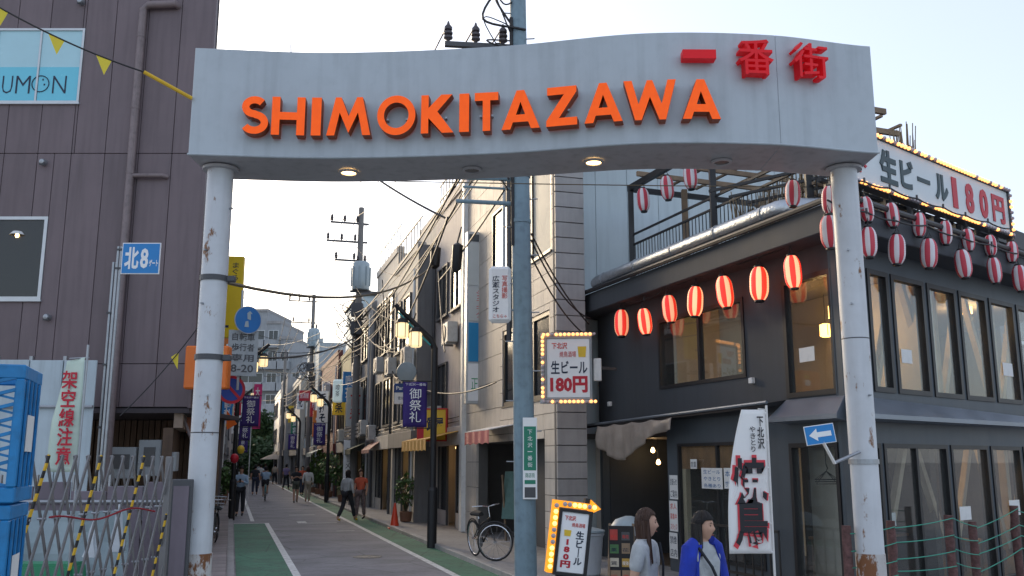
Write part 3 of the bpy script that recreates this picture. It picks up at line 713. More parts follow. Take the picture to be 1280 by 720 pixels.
def rwindow(F, r, panes, fw=.05, gm=m_pane, name='window', fm=None):
    u0,u1,z0,z1 = r; g = G(); y0, y1 = -.02, .09
    g.box(u0,u1,y0,y1,z0,z0+fw); g.box(u0,u1,y0,y1,z1-fw,z1); g.box(u0,u0+fw,y0,y1,z0+fw,z1-fw); g.box(u1-fw,u1,y0,y1,z0+fw,z1-fw)
    for i in range(1,panes): x = u0+(u1-u0)*i/panes; g.box(x-fw/2,x+fw/2,y0+.01,y1-.01,z0+fw,z1-fw)
    w = put(g.build(name, fm or m_frame, rs), F)
    for i in range(panes):
        a = u0+(u1-u0)*i/panes+fw*.5; b = u0+(u1-u0)*(i+1)/panes-fw*.5
        box('pane', gm, w, a, b, .03, .036, z0+fw, z1-fw)
    return w
rwindow(F1, UW1, 2, .06); rwindow(F1, UW2, 1, .07)
for a,b in UP2: rwindow(F2, (a,b,2.83,4.53), 1, .07)
for a,b in LO2: rwindow(F2, (a,b,.12,2.14), 2 if b-a > 1.5 else 1, .06, name='glass_front')
rwindow(F1, LGL, 1, .06, name='glass_front')
ws = rwindow(F1, SHOP, 2, .05, name='shop_window')
box('trim', m_wood, ws, SHOP[0]+.05, SHOP[1]-.05, .04, .1, SHOP[3]-.42, SHOP[3]-.05); box('trim', m_timber, ws, SHOP[0]+.05, SHOP[0]+.16, .041, .13, SHOP[2], SHOP[3]-.42)
# eave slab, gutter, duct, ledge, flashing
def isect(pa, da, pb, db):
    k = da.x*db.y-da.y*db.x; w = pb-pa; t = (w.x*db.y-w.y*db.x)/k; return pa+da*t
e1, e2 = .42, .45
ec = isect(F1.o+F1.n*e1, F1.d, F2.o+F2.n*e2, F2.d)
ea = F1.o+F1.n*e1-F1.d*.15; eb = F2.o+F2.n*e2+F2.d*9; back = Vector((9.0,24.5)); bk2 = F1.o-F1.d*.15+Vector((3.5,4.5))
poly = [p-C0 for p in (ea, ec, eb, back, bk2)]
G().slab([tuple(p) for p in poly], 4.83, 5.2).build('eave', m_char, rs, bevel=.012)
lip = [p-C0 for p in (ea-Vector((.06,.03)), ec+(ec-C0).normalized()*.08, eb+F2.n*.07)]
G().tube([(p.x,p.y,5.225) for p in lip], .045, 8).build('gutter', m_frame, rs)
def w2(F, u, out, z): p = F.o+F.d*u+F.n*out-C0; return (p.x,p.y,z)
dpts = [w2(F1,.7,.36,5.36),w2(F1,.85,.36,5.385)]+[w2(F1,.85+i*.08,.36,5.385) for i in range(1,71)]+[w2(F1,6.62,.34,5.37),w2(F1,6.85,.26,5.33),w2(F1,7.1,.1,5.28)]
G().tube(dpts, [.128+.004*(i%2) for i in range(len(dpts))], 14).build('duct', m_foil, rs, smooth=1.2)
for u in (1.1,2.4,3.7,5.0,6.2): G().lathe([(.14,-.02),(.14,.02)], n=14).build('duct_strap', m_steel, rs).matrix_local = Matrix.Translation(w2(F1,u,.36,5.385)) @ Matrix.Rotation(F1.ang,4,'Z') @ Matrix.Rotation(R(90),4,'Y')
put(G().add([(0,-.32,2.55),(5.95,-.32,2.66),(5.95,.0,2.7),(0,0,2.6),(0,-.32,2.6),(5.95,-.32,2.71),(5.95,0,2.76),(0,0,2.66)], [(3,2,1,0),(4,5,6,7),(0,1,5,4),(1,2,6,5),(2,3,7,6),(3,0,4,7)]).build('ledge', m_frame, rs), F1)
put(G().tube([(0,-.33,2.61),(5.95,-.33,2.72)], .025, 6).build('ledge_pipe', m_flash, rs), F1)
for F, a, b in ((F1, 5.97, F1.len), (F2, 0.0, 9)):
    c1 = .33 if F is F1 else .33
    xa, xb = (a, b+.2) if F is F1 else (-.2, b)
    put(G().add([(xa,-c1,2.5),(xb,-c1,2.5),(b if F is F1 else 0,-.005,2.76),(a,-.005,2.76),(xa,-c1,2.44),(xb,-c1,2.44),(b if F is F1 else 0,-.005,2.42),(a,-.005,2.42)], [(0,1,2,3),(7,6,5,4),(4,5,1,0),(0,3,7,4),(1,5,6,2)]).build('flashing', m_flash, rs), F)
# interior
fbox(F1, 'end_wall', m_char, .0, .12, .16, 5.5, 0, 4.82)
inn = [C0+Vector((.05,.75))*.6, F2.o+F2.d*8.8-F2.n*.3, Vector((9.0,23.8)), bk2, F1.o+F1.d*.25-F1.n*.3]
pl = [tuple(p-C0) for p in inn]
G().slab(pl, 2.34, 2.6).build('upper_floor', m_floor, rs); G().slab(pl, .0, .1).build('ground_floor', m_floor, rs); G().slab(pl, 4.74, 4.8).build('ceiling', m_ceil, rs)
for z0, z1 in ((.1,2.33),(2.61,4.73)):
    fbox(F2, 'back_wall', m_cream, 1.8, 9, 4.2, 4.3, z0, z1)
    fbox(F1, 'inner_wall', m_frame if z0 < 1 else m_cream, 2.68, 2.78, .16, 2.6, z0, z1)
fbox(F1, 'inner_wall', m_cream, 2.9, 6.3, 2.4, 2.5, 2.61, 4.73)
fbox(F1, 'curtain', M('cream_blind', (.52,.42,.27), .8), 3.85, 5.0, .35, .37, 2.9, 4.7)
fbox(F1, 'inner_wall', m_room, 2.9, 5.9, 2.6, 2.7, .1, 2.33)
fbox(F1, 'inner_screen', M('pale_screen', (.55,.5,.42), .8, var=.1), 5.75, 6.75, .5, .54, .1, 2.3)
for u in (1.3,3.35,5.4,7.45):
    for z0, z1 in ((.1,2.33),(2.61,4.73)):
        fbox(F2, 'column', m_timber, u-.06, u+.06, .35, .47, z0, z1)
for u, s in ((1.4,1),(3.25,-1),(3.45,1),(5.3,-1),(5.5,1)):
    for z0, z1 in ((.5,2.3),(2.7,4.7)):
        put(G().bar((u,.42,z0),(u+s*.85,.42,z1),.1,.09,up=(0,1,0)).build('brace', m_timber, rs), F2)
for u, s in ((6.1,1),(6.75,-.4)): put(G().bar((u,.9,2.65),(u+s*.35,.9,4.7),.09,.09,up=(0,1,0)).build('brace', m_timber, rs), F1)
fbox(F1, 'column', m_timber, 6.4, 6.5, .8, .9, 2.61, 4.73)
PL = iter(('amber pendant lamp in the second upper window right of the corner','amber pendant lamp in the fourth upper window right of the corner','higher amber pendant lamp in the upper corner window','lower amber pendant lamp in the upper corner window','amber pendant lamp low behind the ground floor glass near the pillar','amber pendant lamp low behind the far right ground floor glass'))
def pendant(F, px, py, ins, energy):
    u, z = F.hit(px, py, -ins)
    t = thing('pendant_lamp', next(PL), 'lamp', (*(F.o+F.d*u-F.n*ins), z), 0, 'amber pendant lamps in the restaurant')
    G().lathe([(.05,.11),(.1,.09),(.1,-.09),(.06,-.11)], n=12).build('shade', m_amber, t, smooth=.6)
    for a in range(4): G().bar((.101*math.cos(a*1.57),.101*math.sin(a*1.57),-.09),(.101*math.cos(a*1.57),.101*math.sin(a*1.57),.09),.012).build('shade_rib', m_frame, t)
    G().tube([(0,0,.11),(0,0,min(4.74-z,.6) if z > 2.6 else .3)], .006, 5).build('cord', m_wire, t)
    if energy:
        l = bpy.data.lights.new('lamp_light', 'POINT'); l.energy = energy; l.color = (1,.62,.28); l.shadow_soft_size = .12
        lo = bpy.data.objects.new('lamp_light', l); COL.objects.link(lo); lo.parent = t; lo.location = (0,0,-.22)
    return t
for a in ((F2,1125,372,1.2,26),(F2,1208,386,1.2,26),(F1,1043,390,1.5,14),(F1,1032,413,1.9,0)): pendant(*a)
for k, a in enumerate(((F2,1118,566,1.3,14),(F2,1230,568,1.3,14))): pendant(*a)
# dining furniture on the ground floor
for i, u in enumerate((1.6,2.9,4.4)):
    p = F2.o+F2.d*u-F2.n*1.2
    t = thing('dining_table', ('nearest','second','third')[i]+' small wooden table behind the ground floor glass', 'table', (p.x,p.y,.1), F2.ang, 'restaurant tables')
    box('tabletop', m_wood, t, -.35,.35,-.3,.3,.68,.72, bevel=.006)
    for sx_ in (-.3,.3):
        for sy_ in (-.25,.25): box('leg', m_oldwood, t, sx_-.02,sx_+.02,sy_-.02,sy_+.02,0,.68)
    p = F2.o+F2.d*(u+.55)-F2.n*.85
    t = thing('stool', ('nearest','second','third')[i]+' wooden stool beside a table behind the glass', 'stool', (p.x,p.y,.1), F2.ang+.3, 'restaurant stools')
    box('seat', m_wood, t, -.16,.16,-.16,.16,.5,.54, bevel=.006)
    for sx_ in (-.13,.13):
        for sy_ in (-.13,.13): box('leg', m_oldwood, t, sx_-.016,sx_+.016,sy_-.016,sy_+.016,0,.5)
# coat hangers in the low window
t = thing('coat_hangers', 'dark coat hangers on a hook behind the low corner window', 'hanger', w2(F1,6.5,-.3,1.75)[:2]+(0,)); t.location = (*(F1.o+F1.d*6.35-F1.n*.3), 1.75)
for k in range(3):
    a = .3*k-.3; G().tube([(0,0,.12),(.02,0,.06),(0,0,.02),(.16*math.cos(a),.1*math.sin(a),-.09-.03*k),(-.16*math.cos(a),-.1*math.sin(a),-.09-.03*k),(0,0,.02)], .008, 6).build('hanger', m_wire, t)
G().tube([(0,0,.12),(0,0,.38)], .006, 5).build('hook', m_wire, t)
# entrance: dark passage, doors, bulbs, tarpaulin
fbox(F1, 'passage_wall', m_frame, .05, 2.7, 1.9, 2.0, .0, 2.6)
for a,b in ((.25,.9),(.95,1.55),(1.75,2.3)): fbox(F1, 'door_leaf', m_black, a, b, 1.75, 1.85, .05, 2.2, bevel=.01)
fbox(F1, 'curtain', M('beige_curtain', (.34,.29,.2), .85, streak=.2), 2.35, 2.55, .6, .64, .9, 2.1)
for k, (px, py) in enumerate(((816,563),(823,578))):
    u, z = F1.hit(px, py, -.9); p = F1.o+F1.d*u-F1.n*.9
    t = thing('bare_bulb', ('upper','lower')[k]+' bare warm bulb hanging in the dark entrance', 'lamp', (p.x,p.y,z), 0, 'bulbs in the entrance')
    G().lathe([(.0,-.05),(.035,-.035),(.045,0),(.03,.035),(.018,.06)], n=12).build('bulb', m_lamp_on, t, smooth=True); G().tube([(0,0,.05),(0,0,.6)], .006, 5).build('cord', m_wire, t)
    if k == 0:
        l = bpy.data.lights.new('bulb_light', 'POINT'); l.energy = 1.2; l.color = (1,.7,.4); l.shadow_soft_size = .06
        lo = bpy.data.objects.new('bulb_light', l); COL.objects.link(lo); lo.parent = t; lo.location = (0,-.12,-.08)
def tarp(s, t):
    drop = (.36+.36*math.exp(-((s-.36)/.28)**2)-.16*s)
    return (.72+s*2.75, -.4-.035*math.sin(s*23+t*3)*t-.03*math.sin(t*3.1)-.02*math.sin(s*47)*t, 2.57+.05*s-drop*t-.03*abs(math.sin(s*12.5))*(1-t))
tp = G().grid(tarp, 60, 10).build('tarpaulin', M('brown_grey_tarp', (.3,.25,.21), .5, var=.2, scale=3, bump=.4, bscale=10), smooth=True, thick=.006)
tp.location = (F1.o.x,F1.o.y,0); tp.rotation_euler = (0,0,F1.ang); tag(tp, 'brown grey tarpaulin draped over the restaurant entrance', 'tarpaulin')
# papers
def papers(F, x0,y0,x1,y1, label, lines=(), out=.03, lmat=None):
    u0,u1,z0,z1 = F.rect(x0,y0,x1,y1,out); p = F.o+F.d*u0+F.n*out
    t = thing('paper_notice', label, 'notice', (p.x,p.y,z0), F.ang); box('sheet', m_paper, t, 0,u1-u0,0,.004,0,z1-z0)
    n = len(lines); h = (z1-z0)
    for i, s in enumerate(lines): text('lettering', s, lmat or m_ink, t, (u1-u0)*.1,(u1-u0)*.9, h*(1-(i+.85)/n), h*(1-(i+.25)/n), -.001, .001)
    return t
m_inkb = M('blue_marker', (.02,.12,.3), .7); m_inkr = M('red_marker', (.6,.05,.04), .7)
papers(F1, 877,585,903,611, 'left handwritten menu sheet in the shop window', ('生ビール','やきとり','各種あり'), .035, m_inkb)
papers(F1, 905,585,920,611, 'right handwritten menu sheet in the shop window', ('本日','サワー'), .035, m_inkb)
papers(F1, 863,574,871,586, 'small white card high in the shop window corner', ('営業',), .035)
papers(F1, 837,594,847,624, 'top white notice on the narrow wall beside entrance', ('お知らせ','ご案内'), .03)
papers(F1, 837,626,847,664, 'pinkish notice in the middle of the narrow wall', ('求人','募集中','スタッフ'), .03, m_inkr)
papers(F1, 837,666,847,698, 'bottom white notice on the narrow wall beside entrance', ('禁煙','店内'), .03)
papers(F2, 1107,641,1120,658, 'white square card behind the glass right of the pillar', (), -.06)
papers(F2, 1200,633,1214,650, 'white square card on the middle ground floor glass', (), -.02)
papers(F2, 1262,625,1275,644, 'white square card on the far right ground floor glass', (), -.02)
papers(F2, 1127,437,1140,454, 'white sheet inside the second upper right window', (), -.02)
papers(F2, 1254,454,1266,470, 'white sheet inside the fifth upper right window', (), -.02)
papers(F1, 999,434,1018,452, 'white sheet inside the upper corner window', (), -.02)
for px, py in ((942,476),(764,505)):
    u, z = F1.hit(px, py); put(G().box(u-.045,u+.045,-.07,0,z-.045,z+.045).build('wall_lamp', m_white, rs, bevel=.01), F1)

# ------------------------------------------------------------------ roof terrace
TZ = 5.2
ter = thing('roof_terrace', 'roof terrace of black posts, railing and reed screens on the dark restaurant', 'terrace', (C0.x,C0.y,TZ))
def pt(F, u, ins, z): p = F.o+F.d*u-F.n*ins-C0; return (p.x,p.y,z)
for u, z in ((1.35,2.05),(4.2,2.05),(6.6,2.05)): G().bar(pt(F1,u,.1,0),pt(F1,u,.1,z),.1).build('post', m_frame, ter)
for u in (2.35,3.3): G().bar(pt(F1,u,.7,0),pt(F1,u,.7,1.75),.1).build('post', m_oldwood, ter)
G().bar(pt(F1,1.3,.1,2.0),pt(F1,6.7,.1,2.0),.09,.12).build('beam', m_frame, ter); G().bar(pt(F1,1.35,.1,1.98),pt(F1,1.35,3.2,1.98),.08,.1).build('beam', m_frame, ter)
for u in (1.9,2.6,3.3,4.0,4.7,5.4,6.1): G().bar(pt(F1,u,-.05,2.12),pt(F1,u,min(3.0,(6.9-u)*2.6),2.12),.06,.09).build('rafter', m_oldwood, ter)
for k in range(5): G().bar(pt(F1,1.2,.5+k*.6,2.2),pt(F1,6.6-.35*(.5+k*.6),.5+k*.6,2.2),.05,.04).build('rafter', m_oldwood, ter)
for z in (1.05,.85,.12): G().bar(pt(F1,1.35,.12,z),pt(F1,6.8,.12,z),.035).build('rail', m_frame, ter)
for i in range(50):
    u = 1.45+i*.108; G().bar(pt(F1,u,.12,.12),pt(F1,u,.12,.85),.014).build('baluster', m_frame, ter)
rr_ = random.Random(3); g = G()
for i in range(420):
    s = rr_.random(); a = pt(F1,1.9+s*4.2,2.6+rr_.uniform(-.08,.08),rr_.uniform(0,.2)); b = pt(F1,1.9+s*4.2+rr_.gauss(0,.1),2.6+rr_.uniform(-.08,.08),rr_.uniform(1.3,2.05))
    g.tube([a,b], .008, 4, cap=False)
for i in range(320):
    s = rr_.random(); a = pt(F2,.8+s*5.0,2.2+rr_.uniform(-.08,.08),rr_.uniform(0,.2)); b = pt(F2,.8+s*5.0+rr_.gauss(0,.1),2.2+rr_.uniform(-.08,.08),rr_.uniform(.5,.95)); g.tube([a,b], .008, 4, cap=False)
tag(g.build('reed_screen', m_bamboo, ter), kind='stuff')
for z in (.4,1.0,1.6): G().bar(pt(F1,1.8,2.55,z),pt(F1,6.1,2.55,z),.04).build('batten', m_oldwood, ter)
for i in range(9): G().bar(pt(F2,.1+i*.72,.12,0),pt(F2,.1+i*.72,.12,.48),.075).build('post', m_timber, ter)
for z in (.47,): G().bar(pt(F2,-.1,.12,z),pt(F2,6.2,.12,z),.06,.05).build('beam', m_frame, ter)
for k in range(5): G().bar(pt(F2,.2+k*.15,.4+k*.35,.55+k*.02),pt(F2,6.2,.4+k*.35,.62+k*.03),.04).build('rafter', m_oldwood, ter)
for i in range(14): G().bar(pt(F2,-.2+i*.48,.1,.62),pt(F2,-.2+i*.48,1.9,.7),.04).build('rafter', m_frame, ter)

# ------------------------------------------------------------------ rooftop beer sign
SF = Frame(F2.o+F2.n*.12, F2.o+F2.n*.12+F2.d*10)
u0, u1, z0, z1 = .2, 5.3, 5.72, 6.45
bs_ = thing('rooftop_sign', 'long white rooftop beer sign with red price and bulb border', 'sign', (SF.o.x,SF.o.y,0), SF.ang)
m_board = M('sign_board_white', (.62,.68,.7), .5, var=.05, scale=1.5)
box('board', m_board, bs_, u0,u1,0,.12,z0,z1); fr = G().box(u0-.06,u1+.06,-.03,.13,z1+.004,z1+.06); fr.box(u0-.06,u1+.06,-.03,.13,z0-.06,z0-.004); fr.box(u1+.004,u1+.06,-.03,.13,z0,z1); fr.box(u0-.06,u0-.004,-.03,.13,z0,z1); fr.build('frame', m_dgrey, bs_)
bm_ = G().lathe([(.0,-.03),(.024,-.02),(.03,0),(.02,.03)], n=8).mesh('bulb', m_bulb, smooth=True)
m_bulb_off = M('unlit_bulb', (.45,.4,.42), .3); bm_off = G().lathe([(.0,-.03),(.024,-.02),(.03,0),(.02,.03)], n=8).mesh('bulb', m_bulb_off, smooth=True)
def bulbs(parent, pts, every=1):
    for i, p in enumerate(pts): inst('bulb', bm_off if random.random() < .3 else bm_, parent, p, (R(-90),0,0))
bulbs(bs_, [(u0+i*.1,-.05,z1+.03) for i in range(52)]); bulbs(bs_, [(u0+i*.1,-.05,z0-.03) for i in range(52)]); bulbs(bs_, [(u1+.03,-.05,z0+.07+i*.1) for i in range(7)])
m_inkd = M('dark_teal_lettering', (.02,.05,.06), .5); m_inkred = M('red_lettering', (.5,.012,.03), .5)
for s, p0, p1, mt, h in (('生',1101,1124,m_inkd,1),('ビ',1126,1144,m_inkd,.9),('ー',1147,1164,m_inkd,.14),('ル',1168,1186,m_inkd,.85),('1',1189,1197,m_inkred,1),('8',1205,1217,m_inkred,1),('0',1222,1234,m_inkred,1),('円',1237,1254,m_inkred,.95)):
    a = SF.hit(p0,230)[0]; b = SF.hit(p1,255)[0]; zc = 6.08; hh = .25*h
    text('lettering', s, mt, bs_, a, b, zc-hh, zc+hh, -.002, .012, bold=.04 if h > .2 else .0, res=3)
text('lettering', '下', m_inkred, bs_, .35, .75, 5.85, 6.1, -.002, .012, bold=.03)
for u in (.6,2.2,3.8,5.1): box('support', m_dgrey, bs_, u-.03,u+.03,.13,.2,5.2,z1-.05)
G().bar((u1+.12,.06,5.2),(u1+.12,.06,6.4),.09).build('support', m_oldwood, bs_)

# ------------------------------------------------------------------ paper lanterns
def lantern_mat(name, lit):
    m = bpy.data.materials.new(name); m.use_nodes = True; t = m.node_tree; L = t.links.new; b = t.nodes['Principled BSDF']; b.inputs['Roughness'].default_value = .55
    tc = nn(t,'ShaderNodeTexCoord'); sx = nn(t,'ShaderNodeSeparateXYZ'); L(tc.outputs['Object'], sx.inputs[0])
    at2 = nn(t,'ShaderNodeMath',operation='ARCTAN2'); L(sx.outputs['Y'], at2.inputs[0]); L(sx.outputs['X'], at2.inputs[1])
    k1 = nn(t,'ShaderNodeMath',operation='MULTIPLY'); k1.inputs[1].default_value = 5/(2*math.pi); L(at2.outputs[0], k1.inputs[0])
    k2 = nn(t,'ShaderNodeMath',operation='FRACT'); L(k1.outputs[0], k2.inputs[0]); k3 = nn(t,'ShaderNodeMath',operation='GREATER_THAN'); k3.inputs[1].default_value = .48; L(k2.outputs[0], k3.inputs[0])
    mx = nn(t,'ShaderNodeMix',data_type='RGBA'); mx.inputs['A'].default_value = (.72,.68,.7,1) if not lit else (.8,.55,.38,1); mx.inputs['B'].default_value = (.58,.05,.08,1); L(k3.outputs[0], mx.inputs['Factor']); L(mx.outputs['Result'], b.inputs['Base Color'])
    if lit:
        m2 = nn(t,'ShaderNodeMix',data_type='RGBA'); m2.inputs['A'].default_value = (1,.42,.2,1); m2.inputs['B'].default_value = (.95,.035,.008,1); L(k3.outputs[0], m2.inputs['Factor']); L(m2.outputs['Result'], b.inputs['Emission Color']); oi = nn(t,'ShaderNodeObjectInfo'); mr = nn(t,'ShaderNodeMapRange'); mr.inputs[3].default_value = .38; mr.inputs[4].default_value = .72; L(oi.outputs['Random'], mr.inputs[0]); L(mr.outputs[0], b.inputs['Emission Strength'])
    return m
m_lan, m_lan_lit = lantern_mat('striped_lantern_paper', 0), lantern_mat('lit_striped_lantern_paper', 1)
def lantern_meshes(mat):
    prof = []; N = 26
    for i in range(N+1):
        t = i/N; z = -.235+.47*t; e = abs(2*t-1); r = .128*(1-e**3.4*.48)+.002*(1 if i % 2 else -1); prof.append((r,z))
    return G().lathe(prof, n=24, cap=True).mesh('shade', mat, smooth=1.0)
lan_me, lan_lit = lantern_meshes(m_lan), lantern_meshes(m_lan_lit)
cap_t = G().lathe([(.06,.23),(.066,.232),(.066,.258),(.055,.262)], n=16).mesh('cap', m_black); cap_b = G().lathe([(.055,-.262),(.066,-.258),(.066,-.232),(.06,-.23)], n=16).mesh('cap', m_black)
cord_me = G().tube([(-.05,0,.26),(-.02,0,.32),(0,0,.4),(.02,0,.32),(.05,0,.26)], .006, 5).mesh('cord', m_wire)
gl_in = M('lantern_glow', (1,.7,.35), .5, var=0, emit=3, ecol=(1,.6,.2))
def lantern(p, lit, label, group, s=1.0):
    t = thing('paper_lantern', label, 'lantern', p, random.uniform(0,6.28), group); s *= random.uniform(.95,1.05); t.scale = (s*random.uniform(.95,1.05),s*random.uniform(.95,1.05),s); t.rotation_euler.x = random.uniform(-.08,.08); t.rotation_euler.y = random.uniform(-.08,.08)
    inst('shade', lan_lit if lit else lan_me, t); inst('cap', cap_t, t); inst('cap', cap_b, t); inst('cord', cord_me, t)
    return t
orde = ['leftmost','second from left','third from left','fourth from left','fifth from left','sixth from left','seventh from left','eighth from left','ninth from left']
Ra = []
for k, (px, py) in enumerate(((777,404),(806,402),(837,386),(869,377),(906,365),(949,355),(991,340))):
    u, z = F1.hit(px, py, .3); p = F1.o+F1.d*u+F1.n*.3; lantern((p.x,p.y,z), 1, orde[k]+' glowing red striped lantern under the dark eave', 'lit lanterns under the eave'); Ra.append((p.x,p.y,z+.4))
    l = None
Rb = []
for k, (px, py) in enumerate(((1037,290),(1086,303),(1121,312),(1161,317),(1204,330),(1243,338),(1275,348))):
    u, z = F2.hit(px, py, .6); p = F2.o+F2.d*u+F2.n*.6; lantern((p.x,p.y,z), 0, orde[k]+' unlit striped lantern in the lower row right of the corner', 'unlit lanterns in the lower row', .84); Rb.append((p.x,p.y,z+.4))
Rc = []
for k, (px, py) in enumerate(((991,242),(1037,250),(1083,262),(1115,269),(1149,281),(1182,291),(1210,300),(1238,307),(1265,315))):
    u, z = F2.hit(px, py, .52); p = F2.o+F2.d*u+F2.n*.52; lantern((p.x,p.y,z), 0, orde[k]+' unlit striped lantern in the upper row below the beer sign', 'unlit lanterns below the beer sign', .7); Rc.append((p.x,p.y,z+.38))
Rd = []
for k, (px, py) in enumerate(((804,250),(834,235),(863,221))):
    u, z = F1.hit(px, py, -.1); p = F1.o+F1.d*u-F1.n*.1; lantern((p.x,p.y,z), 0, orde[k]+' unlit lantern hanging at the terrace frame', 'unlit lanterns at the terrace frame', .95); Rd.append((p.x,p.y,z+.38))
for nm, pts_ in (('cable of the glowing lantern row along the dark eave', Ra),('cable of the lower unlit lantern row', Rb),('cable of the upper unlit lantern row below the sign', Rc),('cable of the three lanterns at the terrace frame', Rd)):
    o_ = Vector(pts_[0]); tt = thing('lantern_cable', nm, 'cable', o_); allp = []
    for i in range(len(pts_)-1): allp += cat(pts_[i], pts_[i+1], .03, 5)[:-1]
    allp.append(Vector(pts_[-1]))
    G().tube([p-o_ for p in allp], .012, 6).build('wire', m_wire, tt); 
    for p in pts_[1:-1]: G().tube([Vector(p)-o_+Vector((0,0,-.02)), Vector(p)-o_+Vector((0,0,.05))], .016, 6).build('hook', m_dgrey, tt)

# ------------------------------------------------------------------ wooden posts with green wires in front of the glass
m_bark = M('mossy_bark_post', (.12,.06,.055), .9, var=.45, scale=14, bump=.8, bscale=30); m_gw = M('green_wire', (.02,.3,.2), .5)
wf = thing('post_and_wire_fence', 'rustic bark posts with green wires in front of restaurant glass', 'fence', (C0.x,C0.y,0))
tops = []
for px, py in ((1056,657),(1112,651),(1185,644),(1215,652),(1267,632),(1310,640)):
    u, z = F2.hit(px, py, 1.0); p = F2.o+F2.d*u+F2.n*1.0-C0; lean = random.uniform(-.02,.02)
    G().tube([(p.x+random.gauss(0,.004)+lean*k_/8, p.y, z*k_/8) for k_ in range(9)], [.052+random.uniform(-.005,.005) for _ in range(9)], 10).build('post', m_bark, wf, smooth=.9); tops.append(Vector((p.x,p.y,z)))
for k in range(4):
    for i in range(len(tops)-1):
        a = tops[i].copy(); b = tops[i+1].copy(); a.z = tops[i].z-.06-k*.17+random.uniform(-.03,.03); b.z = tops[i+1].z-.06-k*.17+random.uniform(-.03,.03); off = Vector((F2.n.x,F2.n.y,0))*.055
        G().tube(cat(a+off, b+off, .015, 6), .006, 5).build('wire', m_gw, wf)
# ------------------------------------------------------------------ neighbour at far right
nb = thing('grey_neighbour', 'grey flat roofed building at the far right edge behind beer sign', 'building', (11.5,21.0,0), R(40))
m_ngrey = M('grey_render', (.2,.19,.18), .8, var=.1, streak=.2)
box('wall', m_ngrey, nb, -.6, 6, 0, 6, 0, 6.7); box('roof_slab', M('roof_edge', (.08,.08,.085), .7), nb, -1.0, 6.5, -.4, 6.5, 6.7, 7.15, bevel=.02)
for i in range(3): sash_window(nb, (.2+i*1.8,1.4+i*1.8,4.6,5.9), 2, m_alu, m_glass_dark, yo=-.05)
# ------------------------------------------------------------------ right side of the street
m_stone = M('grey_stone_tile', (.36,.34,.33), .6, var=.1, scale=3, rnd=.09, streak=.15)
m_creamt = M('cream_stone_tile', (.55,.5,.44), .65, var=.1, scale=3, rnd=.08, streak=.15)
m_joint = M('dark_joint', (.12,.115,.11), .9)
m_pink = M('pinkish_render', (.55,.5,.47), .75, var=.12, scale=1.0, streak=.2)
m_dgl = M('dark_reflecting_glass', (.02,.024,.028), .06, var=.05, spec=.7)
m_blind = M('pale_blind', (.6,.57,.48), .7, var=.06)
m_sheetw = M('pale_blue_sheet_wall', (.55,.63,.66), .5, var=.06, scale=.6, rnd=.03, streak=.12)
m_yaw = M('yellow_awning', (.6,.34,.07), .75, var=.15, streak=.15); m_raw = M('faded_red_awning', (.5,.14,.14), .75, var=.1); m_waw = M('white_awning', (.7,.68,.66), .75)
def RF(u0, u1, v): return Frame(S(u1, v), S(u0, v))        # facing the street from the right: x runs from far to near
def LF(u0, u1, v): return Frame(S(u0, v), S(u1, v))        # facing the street from the left: x runs from near to far
R1 = RF(.8, 8.0, 3.5); R1G = Frame(S(.64,3.5), S(.64,6))
r1 = thing('stone_tiled_building', 'grey and cream stone tiled building behind the blue utility pole', 'building', R1.loc(), R1.ang)
LL = R1.len; H1 = 9.7
WA = (R1.hit(628,430)[0], R1.hit(687,420)[0], 3.15, 4.9); WB = (R1.hit(664,255)[0], R1.hit(689,255)[0], 6.1, 8.2); ENTR = (1.2, 6.6, 0, 2.35)
WC = (2.6, 4.4, 6.0, 8.0)
holes = [WA, WB, ENTR, WC]
rects = [(0,LL,0,H1)]
for h in holes: rects = cut(rects, h)
g = G()
for a,b,c,d in rects: g.box(a,b,.06,.3,c,d)
g.box(0,LL,.3,5.2,H1-.3,H1); g.box(0,.25,.3,5.2,0,H1-.3); g.box(LL-.4,LL-.0,.3,.35,0,H1); g.build('wall', m_joint, r1)
TW, TH = .64, .315
for i in range(int(LL/TW)+1):
    for k in range(int(H1/TH)):
        x1 = LL-i*TW; x0 = max(x1-TW, 0); z0 = k*TH
        if x1-x0 < .05 or (i > 5 and k % 2): continue
        for a,b,c,d in [(x0,x1,z0,z0+TH*(2 if i > 5 else 1))]:
            rr = [(a,b,c,d)]
            for h in holes: rr = cut(rr, h)
            for a,b,c,d in rr:
                if b-a > .04 and d-c > .04: box('stone_tile', m_creamt, r1, a+.006,b-.006,.0,.059,c+.006,d-.006)
def win(parent, r, panes, gm, fm=m_alu, yo=.0, dep=.08, fw=.06, name='window'):
    return sash_window(parent, r, panes, fm, gm, dep=dep, fw=fw, name=name, yo=yo)
win(r1, WA, 3, [m_dgl], m_frame, yo=.02, fw=.09); win(r1, WB, 1, m_blind, m_frame, fw=.05); win(r1, WC, 2, m_dgl, m_frame)
fr = thing('x','x','x') if False else None
# front return with stone courses
gg = G().box(.0,.62,.06,.14,0,H1); o = gg.build('return_wall', m_joint, r1); o.matrix_local = Matrix.Rotation(-R1.ang,4,'Z') @ Matrix.Translation(Vector((R1G.o.x-R1.o.x, R1G.o.y-R1.o.y, 0))) @ Matrix.Rotation(R1G.ang,4,'Z')
rm_ = Matrix.Rotation(-R1.ang,4,'Z') @ Matrix.Translation(Vector((R1G.o.x-R1.o.x, R1G.o.y-R1.o.y, 0))) @ Matrix.Rotation(R1G.ang,4,'Z')
for k in range(int(H1/TH)):
    q_ = box('stone_tile', m_stone, r1, .0,.61,.0,.059,k*TH+.008,(k+1)*TH-.008, bevel=.006); q_.matrix_local = rm_
